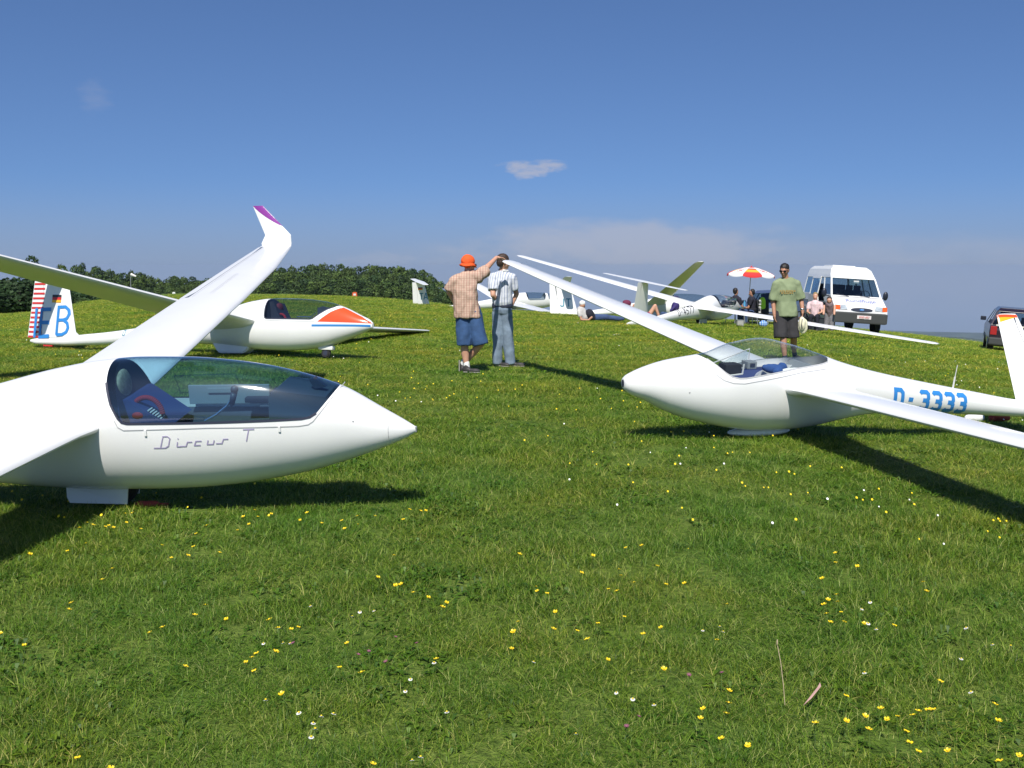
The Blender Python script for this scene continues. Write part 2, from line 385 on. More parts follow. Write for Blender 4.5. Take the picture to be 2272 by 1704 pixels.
WHITE2 = mat('gelcoat_aged', (.78, .775, .74), .32, coat=.15, var=.03, vscale=2)
SEAM = mat('seam_grey', (.42, .42, .42), .6); SEAL = mat('seal_dark', (.03, .035, .06), .5)
BLUE = mat('paint_blue', (.035, .23, .60), .4); TEAL = mat('paint_teal', (.04, .22, .30), .45); BLACKP = mat('paint_black', (.03, .03, .032), .45)
VIOLET = mat('lettering_violet', (.38, .33, .50), .4); PURPLE = mat('paint_purple', (.26, .045, .30), .35)
ORANGE = mat('paint_orange', (.85, .085, .02), .25, coat=.4); YELLOW = mat('paint_yellow', (.8, .42, .02), .35); REDP = mat('paint_red', (.60, .035, .03), .4)
RUBBER = mat('rubber', (.02, .02, .02), .8, bump=.3); DARK = mat('cockpit_dark', (.022, .026, .045), .6); NAVY = mat('cockpit_navy', (.02, .035, .13), .7)
GREYP = mat('cockpit_grey', (.24, .26, .27), .5); FOAM = mat('headrest_cloth', (.30, .27, .20), .9, var=.3, vscale=40); REDC = mat('belt_red', (.30, .015, .03), .8)
WEB = mat('belt_webbing', (.62, .62, .60), .8); CHROME = mat('bare_metal', (.7, .7, .72), .25, 1.); CUSH = mat('cushion_blue', (.03, .085, .27), .85, var=.2)
BOARD = mat('panel_slate', (.045, .055, .075), .55); RIB = mat('belt_black', (.03, .03, .035), .8)
def glass_mat(name, tint, refl=1.0, rough=.015):
    m = bpy.data.materials.new(name); m.use_nodes = True; t = m.node_tree
    for n in list(t.nodes): t.nodes.remove(n)
    tr = t.nodes.new('ShaderNodeBsdfTransparent'); tr.inputs[0].default_value = (*tint, 1)
    gl = t.nodes.new('ShaderNodeBsdfGlossy'); gl.inputs['Roughness'].default_value = rough; gl.inputs[0].default_value = (1, 1, 1, 1)
    fr = t.nodes.new('ShaderNodeLayerWeight'); fr.inputs[0].default_value = .5      # Schlick, the same from both sides of a thin pane
    pw = t.nodes.new('ShaderNodeMath'); pw.operation = 'POWER'; pw.inputs[1].default_value = 5; t.links.new(fr.outputs['Facing'], pw.inputs[0])
    mu = t.nodes.new('ShaderNodeMath'); mu.operation = 'MULTIPLY_ADD'; mu.inputs[1].default_value = .9 * refl; mu.inputs[2].default_value = .05 * refl; t.links.new(pw.outputs[0], mu.inputs[0])
    mx = t.nodes.new('ShaderNodeMixShader'); t.links.new(mu.outputs[0], mx.inputs[0]); t.links.new(tr.outputs[0], mx.inputs[1]); t.links.new(gl.outputs[0], mx.inputs[2])
    o = t.nodes.new('ShaderNodeOutputMaterial'); t.links.new(mx.outputs[0], o.inputs[0]); return m
GL_BLUE = glass_mat('canopy_blue_tint', (.54, .77, .86), 2.0, .055); GL_CLEAR = glass_mat('canopy_clear', (.86, .90, .90), 1.1)
GL_GREY = glass_mat('canopy_grey_tint', (.66, .74, .78), 1.1); GL_CAR = glass_mat('car_glass', (.55, .66, .70), 1.3)

class Loft:
    def __init__(s, st):
        x = [a[0] for a in st]; s.x0, s.x1 = max(x), min(x)
        s.zb = pchip(x, [a[1] for a in st]); s.zt = pchip(x, [a[2] for a in st]); s.w = pchip(x, [a[3] for a in st])
    def cen(s, x):
        return s.zb(x) + (s.zt(x) - s.zb(x)) * .5
    def ring(s, x, n):
        zb, zt, w = float(s.zb(x)), float(s.zt(x)), float(s.w(x)); zc = (zb + zt) / 2; h = (zt - zb) / 2; out = []
        for k in range(n):
            a = 2 * math.pi * k / n; c, q = math.cos(a), math.sin(a); e = 2 / 2.15
            out.append((x, w * math.copysign(abs(c) ** e, c), zc + h * math.copysign(abs(q) ** e, q)))
        return out
    def y(s, x, z, side=1, off=0.):
        zb, zt, w = float(s.zb(x)), float(s.zt(x)), float(s.w(x)); zc = (zb + zt) / 2; h = (zt - zb) / 2
        u = min(1, abs((z - zc) / h)); yy = w * max(0, 1 - u ** 2.15) ** (1 / 2.15)
        zo = z + off * (z - zc) / h * .8; return Vector((x, side * (yy + off * max(.3, 1 - u * .6)), zo))
    def mesh(s, nx=150, nt=80):
        bm = bmesh.new(); L = s.x0 - s.x1; rings = []
        for i in range(nx + 1):
            f = i / nx; x = s.x0 - L * (f ** 1.6 if f < .0 else (f * .55 + .45 * f * f))
            rings.append([bm.verts.new(p) for p in s.ring(x, nt)])
        for a, b in zip(rings, rings[1:]):
            for k in range(nt): bm.faces.new([a[k], b[k], b[(k + 1) % nt], a[(k + 1) % nt]])
        bm.faces.new(rings[0][::-1][::-1]); bm.faces.new(rings[-1][::-1]); bmesh.ops.recalc_face_normals(bm, faces=bm.faces); return bm

def inpoly(x, z, P):
    r = False; j = len(P) - 1
    for i in range(len(P)):
        if (P[i][1] > z) != (P[j][1] > z) and x < (P[j][0] - P[i][0]) * (z - P[i][1]) / (P[j][1] - P[i][1]) + P[i][0]: r = not r
        j = i
    return r
def round_poly(P, n=1, keep=1):
    for _ in range(n):
        Q = []
        for a, b in zip(P, P[1:]):
            Q += [(a[0] * .75 + b[0] * .25, a[1] * .75 + b[1] * .25), (a[0] * .25 + b[0] * .75, a[1] * .25 + b[1] * .75)]
        P = [P[0]] + Q + [P[-1]]
    return P
def cut(bm, line):
    """knife the skin along a side-view polyline"""
    for (x0, z0), (x1, z1) in zip(line, line[1:]):
        d = Vector((x1 - x0, 0, z1 - z0)); L = d.length
        if L < 1e-5: continue
        d /= L; n = Vector((-d.z, 0, d.x)); a = Vector((x0, 0, z0))
        fs = [f for f in bm.faces if -.04 < (f.calc_center_median() - a).dot(d) < L + .04 and abs((f.calc_center_median() - a).dot(n)) < .09]
        if not fs: continue
        g = set(fs)
        for f in fs: g.update(f.edges); g.update(f.verts)
        bmesh.ops.bisect_plane(bm, geom=list(g), plane_co=a, plane_no=n, dist=1e-5)

def strip(name, polys, M, wd, m, parent, sub=.03, off=0.):
    """painted line or letter strokes laid on a surface; M maps (u,v) to a point of that surface"""
    V = []; F = []
    for P in polys:
        P = [Vector(p) for p in P]; closed = (P[0] - P[-1]).length < 1e-6; Q = [P[0]]
        for a, b in zip(P, P[1:]):
            k = max(1, int((b - a).length / sub)); Q += [a.lerp(b, i / k) for i in range(1, k + 1)]
        n = len(Q); k0 = len(V)
        for i in range(n):
            if closed: a, b = Q[(i - 1) % (n - 1)], Q[(i + 1) % (n - 1)]
            else: a, b = Q[max(0, i - 1)], Q[min(n - 1, i + 1)]
            t1 = (Q[i] - a).normalized() if (Q[i] - a).length > 1e-9 else (b - Q[i]).normalized()
            t2 = (b - Q[i]).normalized() if (b - Q[i]).length > 1e-9 else t1
            t = (t1 + t2); t = t.normalized() if t.length > 1e-6 else t1
            nn = Vector((-t.y, t.x)); c = max(.45, nn.dot(Vector((-t1.y, t1.x)))); ww = wd / 2 / c
            ext = Vector((0, 0))
            if not closed and i == 0: ext = -t * wd * .0
            for f in (-1, 0, 1): V.append(M(*(Q[i] + ext + nn * ww * f)))
        for i in range(n - 1):
            q = k0 + i * 3; F += [(q, q + 1, q + 4, q + 3), (q + 1, q + 2, q + 5, q + 4)]
    return from_data(name, V, F, m, parent)
# glyphs on a 6 x 10 cell
G = {'3': [[(.3, 8.6), (1.1, 9.6), (4.6, 9.6), (5.6, 8.6), (5.6, 6.3), (4.5, 5.2), (2, 5.2)], [(4.5, 5.2), (5.6, 4.1), (5.6, 1.4), (4.6, .4), (1.1, .4), (.3, 1.4)]],
     'D': [[(.6, 0), (.6, 9.6), (4.2, 9.6), (5.4, 8.2), (5.4, 1.8), (4.2, .4), (.6, .4)]], '-': [[(1, 5), (4, 5)]], '.': [[(2.5, .1), (2.5, .9)]],
     'E': [[(5, 9.6), (.6, 9.6), (.6, .4), (5, .4)], [(.6, 5.2), (4.6, 5.2)]], 'I': [[(1, 0), (1, 10)]],
     'B': [[(.6, .4), (.6, 9.6), (3.6, 9.6), (5, 8.9), (5.3, 7.4), (5, 5.9), (3.6, 5.2), (.6, 5.2)], [(3.6, 5.2), (5.2, 4.4), (5.6, 2.8), (5.2, 1.2), (3.6, .4), (.6, .4)]],
     'T': [[(0, 9.6), (6, 9.6)], [(3, 9.6), (3, 0)]], 'A': [[(0, 0), (2.6, 9.8), (3.4, 9.8), (6, 0)], [(1, 3.2), (5, 3.2)]],
     'J': [[(.2, 2), (.9, .5), (2.6, .4), (4, 1), (4.2, 2.4), (4.2, 10)]], '4': [[(4.4, 0), (4.4, 9.6), (.4, 3.2), (5.8, 3.2)]],
     '5': [[(5.2, 9.6), (1, 9.6), (.8, 5.6), (3.6, 5.9), (5.4, 4.6), (5.4, 1.6), (4, .4), (.4, .4)]], '7': [[(.4, 9.6), (5.6, 9.6), (2, 0)]]}
def text(name, s, M, u0, v0, h, m, parent, du=1, slope=0., pitch=.78, wd=.16, slant=0.):
    for i, ch in enumerate(s):
        polys = []
        for P in G.get(ch, []):
            polys.append([(u0 + du * h * (i * pitch + p[0] / 10 + slant * p[1] / 10), v0 + h * p[1] / 10 + slope * (h * (i * pitch + p[0] / 10))) for p in P])
        o = strip('letter' if ch.isalpha() else 'digit' if ch.isdigit() else 'hyphen', polys, M, wd * h, m, parent, sub=.02)
    return o

def airfoil(tc, n=16):
    t = [(1 - math.cos(math.pi * i / n)) / 2 for i in range(n + 1)]
    th = lambda x: 5 * tc * (.2969 * math.sqrt(x) - .126 * x - .3516 * x * x + .2843 * x ** 3 - .1036 * x ** 4)
    cm = lambda x: .02 * 4 * x * (1 - x)
    up = [(x, cm(x) + th(x)) for x in t[::-1]]; lo = [(x, cm(x) - th(x)) for x in t[1:]]
    return up + lo        # TE -> LE -> TE
def foil(name, secs, m, parent, hinge=None, sub=8, sym=False, inc=0.):
    """secs: (leading edge, chord, t/c, thickness direction); hinge=(i0,i1,frac,part name) makes a control surface of its own"""
    R_ = []; tag_ = []; cd = Vector((-math.cos(R(inc)), 0, -math.sin(R(inc))))
    for j, (a, b) in enumerate(zip(secs, secs[1:])):
        for k in range(sub):
            f = k / sub; R_.append((Vector(a[0]).lerp(Vector(b[0]), f), a[1] + (b[1] - a[1]) * f, a[2] + (b[2] - a[2]) * f, Vector(a[3]).lerp(Vector(b[3]), f).normalized(), cd)); tag_.append(j)
    a = secs[-1]; R_.append((Vector(a[0]), a[1], a[2], Vector(a[3]).normalized(), cd))
    n = 16; V = []
    for le, c, tc, d, _ in R_:
        for x, z in airfoil(tc, n):
            if sym: z -= .08 * x * (1 - x)
            V.append(le + cd * (c * x) + d * (z * c))
    m_ = 2 * n + 1; F = []; H = []
    xs = [p[0] for p in airfoil(.1, n)]
    for j in range(len(R_) - 1):
        for k in range(m_ - 1):
            q = (j * m_ + k, j * m_ + k + 1, (j + 1) * m_ + k + 1, (j + 1) * m_ + k)
            if hinge and hinge[0] <= tag_[j] < hinge[1] and min(xs[k], xs[k + 1]) > hinge[2] - 1e-6: H.append(q)
            else: F.append(q)
    for j, side in ((0, 1), (len(R_) - 1, -1)): F.append(tuple(range(j * m_, j * m_ + m_ - 1))[::side])
    o = from_data(name, V, F, m, parent)
    bm = bmesh.new(); bm.from_mesh(o.data); bmesh.ops.remove_doubles(bm, verts=bm.verts, dist=1e-5); bmesh.ops.recalc_face_normals(bm, faces=bm.faces)
    bmesh.ops.delete(bm, geom=[v for v in bm.verts if not v.link_faces], context='VERTS'); bm.to_mesh(o.data); bm.free(); autosmooth(o, 40)
    if H:
        gap = .006; V2 = [v + Vector((-gap, 0, 0)) for v in V]
        # a dark hinge gap shows between the wing and the surface
        h = from_data(hinge[3], V2, H, m, parent); bm = bmesh.new(); bm.from_mesh(h.data)
        bmesh.ops.delete(bm, geom=[v for v in bm.verts if not v.link_faces], context='VERTS'); bmesh.ops.remove_doubles(bm, verts=bm.verts, dist=1e-5)
        es = [e for e in bm.edges if e.is_boundary]; bmesh.ops.holes_fill(bm, edges=es, sides=80); bmesh.ops.recalc_face_normals(bm, faces=bm.faces)
        bm.to_mesh(h.data); bm.free(); autosmooth(h, 40)
    return o, R_
def pt_on(R_, j, x, side, off=.0015, sym=False):
    i = min(len(R_) - 2, int(j)); f = j - i; a, b = R_[i], R_[i + 1]
    le = a[0].lerp(b[0], f); c = a[1] + (b[1] - a[1]) * f; tc = a[2] + (b[2] - a[2]) * f; d = a[3].lerp(b[3], f)
    z = 5 * tc * (.2969 * math.sqrt(x) - .126 * x - .3516 * x * x + .2843 * x ** 3 - .1036 * x ** 4); cmb = 0 if sym else .08 * x * (1 - x)
    return le + a[4] * (c * x) + d * (c * (cmb + side * z) + side * off)

def glider(S):
    root = empty('glider', S['loc'], (R(S['bank']), R(-S.get('pitch', 0)), R(S['hd'])), S['label'], 'glider', 'gliders parked on the meadow')
    L = Loft(S['fus']); near = S.get('near', -1); W_ = S.get('mat', WHITE)
    bm = L.mesh(*S.get('res', (150, 80)))
    can = S['canopy']
    for c in can: cut(bm, c['line'])
    glass = [[] for _ in can]
    polys = [c['line'] + [(c['line'][-1][0], 3), (c['line'][0][0], 3)] for c in can]
    for f in bm.faces:
        c = f.calc_center_median()
        for i, P in enumerate(polys):
            if inpoly(c.x, c.z, P): glass[i].append(f)
    for i, g in enumerate(glass):
        if not g: continue
        idx = {f.index for f in g}; gb = bmesh.new(); vm = {}
        for f in g:
            try: gb.faces.new([vm.setdefault(v, gb.verts.new(v.co)) if v not in vm else vm[v] for v in f.verts])
            except ValueError: pass
        bmesh.ops.delete(gb, geom=[v for v in gb.verts if not v.link_faces], context='VERTS')
        from_bm('canopy', gb, can[i].get('mat', GL_CLEAR), root, smooth=True)
    bmesh.ops.delete(bm, geom=[f for g in glass for f in g], context='FACES')
    bmesh.ops.delete(bm, geom=[v for v in bm.verts if not v.link_faces], context='VERTS')
    fo = from_bm('fuselage', bm, W_, root); autosmooth(fo, 50)
    M = {s: (lambda u, v, s=s: L.y(u, v, s, .0035)) for s in (-1, 1)}
    for c in can:
        for s in (-1, 1):
            ln = [p for p in c['line']]
            strip('canopy_seal', [[p for p in ln if L.zb(p[0]) < p[1] < L.zt(p[0]) - .004]], M[s], c.get('sealw', .014), c.get('seal', SEAL), root)
            if 'seam' in c: strip('canopy_seam', [c['seam']], M[s], .005, SEAM, root)
        # cockpit floor and rear bulkhead
        a, b = c['line'][0][0] , c['line'][-1][0]; zf = c['floor']; V = []; F = []
        xs = np.linspace(a, b, 24)
        for x in xs:
            z = min(zf, float(L.zt(x)) - .03); y = L.y(x, z, 1).y - .012; V += [(x, -y, z), (x, -y * .55, z - .10), (x, y * .55, z - .10), (x, y, z)]
        for i in range(23):
            for k in range(3): F.append((i * 4 + k, i * 4 + k + 1, i * 4 + k + 5, i * 4 + k + 4))
        from_data('cockpit_floor', V, F, c.get('floormat', DARK), root)
        if c.get('bulk') is not None:
            x = c['bulk']; P = [p for p in L.ring(x, 40) if p[2] > zf - .1]; P = [(p[0] + .10 * (1 - (p[2] - zf) / .4), p[1] * .965, zf - .08 + (p[2] - zf + .08) * .975) for p in P]
            MB().poly(P).obj('bulkhead', c.get('bulkmat', DARK), root)
    # wings
    w = S['wing']; hb, zr, dih = w['hb'], w['zr'], math.tan(R(w['dih']))
    for s in (-1, 1):
        sw_ = lambda y: w.get('sw', 0.) * max(0, (y - .62 * hb) / (.38 * hb)) ** 2
        def le(y, dz=0.): return Vector((w['xr'] + (w['xt'] - w['xr']) * (y - .3) / (hb - .3) - sw_(y), s * y, zr + (y - .3) * dih + dz))
        nz = Vector((0, -s * dih, 1)).normalized(); c0, ct = w['c0'], w['ct']; cc = lambda y: c0 + (ct - c0) * (y - .3) / (hb - .3) - sw_(y)
        up = w.get('up', 0.)
        fl = w.get('fillet', 1.)
        secs = [(le(.10) + Vector((.09 * fl, 0, 0)), cc(.1) * (1 + .28 * fl), .17 + .10 * fl, nz), (le(.30) + Vector((.028 * fl, 0, 0)), cc(.3) * (1 + .09 * fl), .155 + .03 * fl, nz), (le(.50), cc(.50) * 1.0, .150, nz),
                (le(hb * .50), cc(hb * .5) * 1.0, .145, nz), (le(hb * .78, up * .05), cc(hb * .78) * 1.0, .14, (nz + Vector((0, -s * .02 * (up > 0), 0)))),
                (le(hb * .965, up * .45), cc(hb * .965), .13, nz + Vector((0, -s * .06 * (up > 0), 0)))]
        if w.get('winglet'):
            ty = hb
            ce = cc(ty); secs += [(le(ty), ce, .12, (nz + Vector((0, -s * .1, 0))).normalized())]
            B0 = le(ty) + Vector((0, s * .004, 0)); wsec = [(B0 + Vector((.0, -s * .02, -.012)), ce * 1.0, .12, Vector((0, -s * .45, 1)).normalized()), (B0 + Vector((.0, s * .022, .045)), ce * 1.08, .12, Vector((0, -s, .55)).normalized()),
                     (B0 + Vector((-.005, s * .040, .15)), ce * .92, .11, Vector((0, -s, .12)).normalized()), (B0 + Vector((-.36, s * .09, .53)), ce * .36, .09, Vector((0, -s, .12)).normalized())]
        else:
            secs += [(le(hb * .985, up * .9) + Vector((-.01, 0, 0)), ct * .96, .12, nz), (le(hb, up) + Vector((-.07, 0, 0)), ct * .62, .07, nz)]
        o, R_ = foil('wing', secs, W_, root, hinge=(3, 5, .80, 'aileron'), inc=w.get('inc', 2.))
        if w.get('winglet'):
            _, R_w = foil('winglet', wsec, W_, root)
            # purple flash along the leading edge of the winglet tip
            V = []; F = []; n = 8; j0 = 8 * 2 + 2.2; j1 = 8 * 3
            for sd_ in (-1, 1):
                k0 = len(V)
                for i in range(n + 1):
                    t = i / n
                    for q in range(7): V.append(pt_on(R_w, j0 + (j1 - j0) * t, max(.0, (t * 1.0) * q / 6), sd_, .002))
                for i in range(n):
                    for q in range(6): a = k0 + i * 7 + q; F.append((a, a + 1, a + 8, a + 7))
            from_data('winglet_flash', V, F, PURPLE, root)
        if w.get('airbrake', True):   # closed airbrake lid: a fine outline on the upper side
            MM = lambda u, v: pt_on(R_, u, v, 1, .0012)
            strip('airbrake_lid', [[(24.6, .52), (29, .52), (29, .56), (24.6, .56), (24.6, .52)]], MM, .006, SEAM, root, sub=.5)
            strip('hinge_line', [[(24, .80), (40, .80)]], MM, .007, SEAM, root, sub=.5)
    # tail
    t = S['tail']
    if t['kind'] == 'T':
        xl0, c0, xl1, c1, z0, z1 = t['x0'], t['c0'], t['x1'], t['c1'], t['z0'], t['z1']
        Y = Vector((0, 1, 0)); lerp = lambda a, b, f: a + (b - a) * f
        fo_, FR = foil('fin', [((xl0 + .16, 0, z0 + .02), c0 + .16, .09, Y), ((lerp(xl0, xl1, .12), 0, lerp(z0, z1, .12)), lerp(c0, c1, .12), .11, Y), ((xl1, 0, z1), c1, .11, Y)], W_, root, hinge=(0, 2, .66, 'rudder'), sym=True)
        hs = t.get('span', 1.3)
        for s in (-1, 1):
            foil('tailplane', [((xl1 + .04, 0, z1 + .02), .48, .11, Vector((0, 0, 1))), ((xl1 - .10, s * hs * .96, z1 + .03), .30, .10, Vector((0, 0, 1))), ((xl1 - .16, s * hs, z1 + .03), .20, .06, Vector((0, 0, 1)))], W_, root, sym=True)
        def FM(u, v, s=near):     # a point of the fin side at (x, z)
            f = (v - z0) / (z1 - z0); le_ = lerp(xl0, xl1, f); c = lerp(c0, c1, f); x = min(.995, max(.01, (le_ - u) / c))
            th = 5 * .11 * c * (.2969 * math.sqrt(x) - .126 * x - .3516 * x * x + .2843 * x ** 3 - .1036 * x ** 4); return Vector((u, s * (th + .006), v))
        S['FM'] = FM
    else:
        for s in (-1, 1):
            g = .7071; d = Vector((0, -s * g, g))
            b0 = Vector(t['root']) + Vector((0, s * .03, 0)); tip = b0 + Vector((-t['sweep'], s * t['len'] * g, t['len'] * g))
            _, VR = foil('tail_panel', [(b0, t['c0'], .11, d), (tip, t['c1'], .10, d), (tip + Vector((-.05, s * .012, .012)), t['c1'] * .8, .06, d)], W_, root, hinge=(0, 1, .72, 'ruddervator'), sym=True)
            V = []; F = []
            for sd_ in (-1, 1):
                for (a0, a1, mm) in ((7.55, 7.8, YELLOW), (7.8, 8.0, ORANGE)):
                    V = [pt_on(VR, jj, xx / 10, sd_, .002, True) for jj in (a0 - (0), a1) for xx in range(0, 11)]
                    if a0 == 7.55: V = [pt_on(VR, (7.25 + .55 * xx / 10), xx / 10, sd_, .002, True) for xx in range(11)] + [pt_on(VR, 7.8, xx / 10, sd_, .002, True) for xx in range(11)]
                    if a0 == 7.8: V = [pt_on(VR, 7.74, xx / 10, sd_, .003, True) for xx in range(11)] + [pt_on(VR, 8, xx / 10, sd_, .003, True) for xx in range(11)]
                    from_data('tip_stripe', V, [(k, k + 1, k + 12, k + 11) for k in range(10)], mm, root)
    return root, L, M
def wheel(parent, x, r, w, name='wheel', y=0., z=None, hub=None):
    z = r if z is None else z
    b = MB(); b.cyl((x, y - w / 2, z), (x, y + w / 2, z), r, r, 28); bmesh.ops.bevel(b.bm, geom=[e for e in b.bm.edges if len(e.link_faces) == 2 and e.calc_face_angle() > 1.2], offset=w * .28, segments=3, affect='EDGES')
    o = b.obj(name, RUBBER, parent, smooth=False); MB().cyl((x, y - w / 2 - .003, z), (x, y + w / 2 + .003, z), r * .5, r * .5, 20).obj('hub', hub or CHROME, o)
    return o

# --- white glider with the tinted canopy, nearest on the left
fus_d = [(2.165, .500, .532, .014), (2.10, .462, .572, .060), (1.95, .400, .660, .122), (1.695, .314, .807, .195), (1.45, .247, .893, .247), (1.2, .2, .953, .280), (1.0, .17, .984, .297), (.7, .145, 1.010, .312),
         (.385, .137, 1.015, .318), (.13, .137, .997, .318), (-.18, .150, .946, .305), (-.56, .18, .854, .270), (-1.1, .215, .715, .205), (-1.8, .225, .56, .155), (-2.6, .18, .44, .120), (-3.5, .12, .36, .095), (-4.4, .07, .26, .07), (-4.62, .11, .19, .02)]
can_d = [(x + .02, z + (.05 if z < .99 else .02)) for x, z in [(.245, 1.03), (.222, 1.0), (.215, .966), (.232, .854), (.273, .729), (.318, .645), (.342, .619), (.375, .611), (.9, .609), (1.46, .609), (1.51, .616), (1.55, .638), (1.73, .84)]]
seam_d = [(x + .02, z + .05) for x, z in [(.295, .631), (.315, .59), (.35, .570), (.875, .577), (1.44, .566), (1.50, .572), (1.53, .59), (1.70, .785)]]
A, LA, MA = glider(dict(loc=(-2.77, 6.931, 0), bank=7.9, hd=-3.0, pitch=1.0, fus=fus_d, res=(210, 112), label='white glider with blue tinted canopy and upswept purple winglet, nearest on the left',
    canopy=[dict(line=can_d, seam=seam_d, mat=GL_BLUE, floor=.60, bulk=.28)], wing=dict(hb=7.17, xr=.19, xt=-.33, zr=.632, dih=2.1, c0=.70, ct=.50, sw=.13, winglet=True, inc=-5.),
    tail=dict(kind='T', x0=-3.75, c0=.85, x1=-4.05, c1=.5, z0=.2, z1=1.45)))
near = MA[-1]
DT = {'D': [[(0, 0), (3.6, 0), (5, 1.2), (6, 6), (5, 7.2), (3, 7.2)], [(-1.2, 0), (1.6, 0), (3.2, 7.2)]],
      'i': [[(.4, 0), (2.2, 0)], [(.5, 0), (1, 3)], [(1.3, 4.6), (1.42, 5.3)]], 's': [[(-.2, 0), (2.2, 0), (3, 2.6), (5, 2.6)]], 'c': [[(3.6, 2.6), (1.2, 2.6), (.4, 0), (3, 0)]],
      'u': [[(.9, 2.6), (.3, 0), (2.8, 0), (3.4, 2.6)]], 'T': [[(1, 7.2), (5.6, 7.2)], [(3.3, 7.2), (2, 0)]]}
u0, sc = .565, .0152; px = {0: ('D', .2), 1: ('i', 8.2), 2: ('s', 10.3), 3: ('c', 15.6), 4: ('u', 21.0), 5: ('s', 25.2), 6: ('T', 35.5)}
for k, (ch, ox) in px.items():
    polys = []
    for P in DT[ch]: polys.append([(u0 + sc * (ox + p[0]), .502 + .0009 * ox + .0105 * p[1]) for p in P])
    strip('letter', polys, near, .0065, VIOLET, A, sub=.02)
for x, z in ((.509, .617), (1.344, .620)):
    p = LA.y(x, z - .015, -1, .004); MB().box(p, (.016, .012, .04), bev=.004).obj('canopy_latch', WHITE, A)
MB().box((2.164, 0, .516), (.012, .032, .034), bev=.005).obj('tow_hook_cover', GREYP, A)
for s in (-1, 1):
    b = MB(); b.prism([(-.165, s * .075, .17), (-.165, s * .085, .10), (-.145, s * .095, .062), (.24, s * .095, .050), (.255, s * .085, .17)], (0, s, 0), .012); b.obj('gear_door', WHITE2, A)
wheel(A, .12, .165, .12)
wheel(A, -4.35, .06, .04, 'tail_wheel')
strip('hatch_seam', [[(2.0, .47), (2.0, .60)]], near, .003, SEAM, A)
MB().ball(LA.y(1.79, .62, -1, .001), (.006, .003, .006), 8).obj('drain_hole', SEAM, A)
# cockpit
kids0 = set(A.children)
b = MB(); b.ball((.285, -.09, .80), (.03, .115, .12)); b.fuse('headrest', FOAM, A, .012, 3)
b = MB(); b.prism([(.28, -.21, .56), (.28, -.20, .74), (.34, -.19, .74), (.60, -.21, .56)], (0, 1, 0), .42); b.obj('seat_back', NAVY, A)
b = MB()
b.ball((.40, -.17, .635), (.06, .045, .035)); b.fuse('shoulder_pad', REDC, A, .01, 3)
b = MB(); q = [(.44 + .10 * math.cos(a), -.14, .625 + .115 * math.sin(a)) for a in np.linspace(.05, 2.7, 26)]; b.tube(q, .017, 8); b.obj('belt', REDC, A, smooth=True)
b = MB()
for i in range(8): b.box((.465 + .013 * i, -.15 + .004 * i, .665 - .012 * i), (.008, .075, .007), rot=Matrix.Rotation(.7, 3, 'Y'))
b.obj('belt_webbing', WEB, A)
b = MB(); b.tube([(.78, -.06, .56), (.86, -.05, .60), (.93, -.05, .655), (.965, -.05, .70)], .008, 8); st = b.obj('control_stick', CHROME, A)
b = MB(); b.limb((.965, -.05, .67), (.985, -.05, .74), .018, .022); b.ball((.99, -.05, .765), .026); b.obj('grip', SEAL, st, smooth=True)
b = MB(); b.box((.86, .23, .66), (.55, .02, .13), bev=.005).box((.8, .215, .69), (.16, .01, .03)).obj('side_console', GREYP, A)
b = MB(); b.box((1.14, .16, .64), (.30, .06, .035), bev=.01).box((1.24, .02, .67), (.05, .14, .14), bev=.01).cyl((1.14, -.02, .64), (1.24, -.02, .64), .012).obj('instrument_pod', DARK, A)
b = MB(); b.prism([(1.27, -.225, .60), (1.27, -.20, .80), (1.31, -.19, .83), (1.62, -.14, .775), (1.68, -.13, .62)], (0, 1, 0), .39); b.obj('instrument_panel', BOARD, A)
b = MB(); b.prism([(1.52, -.02, .80), (1.49, -.02, .86), (1.53, -.02, .875), (1.60, -.02, .81)], (0, 1, 0), .04); b.obj('compass', SEAL, A)
wf = lambda u, v: LA.y(u, v, 1, -.006)
strip('window_frame', [[(.52, .70), (.50, .83), (.93, .845), (.95, .71), (.52, .70)]], wf, .010, glass_mat('vent_edge', (.45, .6, .68), 1.0), A)

for o in A.children:
    if o not in kids0 and o.name.split('.')[0] not in ('window_frame', 'instrument_panel', 'compass'): o.location.z += .045; o.location.x += .02

# --- glider with the orange nose, behind it
fus_e = [(3.0, .56, .645, .03), (2.93, .525, .70, .075), (2.75, .445, .775, .145), (2.42, .32, .904, .215), (2.1, .22, .985, .258), (1.65, .147, 1.032, .29), (1.2, .118, 1.043, .30), (.85, .115, 1.030, .30), (.5, .128, .985, .295),
         (0, .155, .86, .262), (-.6, .18, .72, .21), (-1.2, .175, .595, .165), (-2.2, .14, .436, .125), (-3.0, .09, .33, .105), (-3.6, .06, .27, .09), (-4.2, .035, .21, .075), (-4.85, .04, .165, .05), (-5.05, .08, .13, .02)]
can_e = [(.885, 1.06), (.89, 1.0), (.915, .85), (.94, .70), (.955, .665), (.99, .650), (1.45, .655), (1.89, .660), (1.94, .672), (2.07, .765), (2.19, .845), (2.30, .898), (2.36, .94)]
B, LB, MB_ = glider(dict(loc=(-5.116, 19.02, 0), bank=-8.72, hd=-24.9, fus=fus_e, res=(170, 84), label='glider with orange nose patch and red striped rudder, behind the nearest one',
    canopy=[dict(line=can_e, seam=[(.93, .66), (.95, .62), (1.45, .615), (2.0, .625)], mat=GL_GREY, floor=.60, bulk=.92, sealw=.02)],
    wing=dict(hb=7.5, xr=.725, xt=-.06, zr=.607, dih=4.4, c0=.954, ct=.5, inc=8.8), tail=(eb_tail := dict(kind='T', x0=-3.79, c0=1.35, x1=-4.17, c1=.88, z0=.16, z1=1.42))))
M_ = MB_[-1]
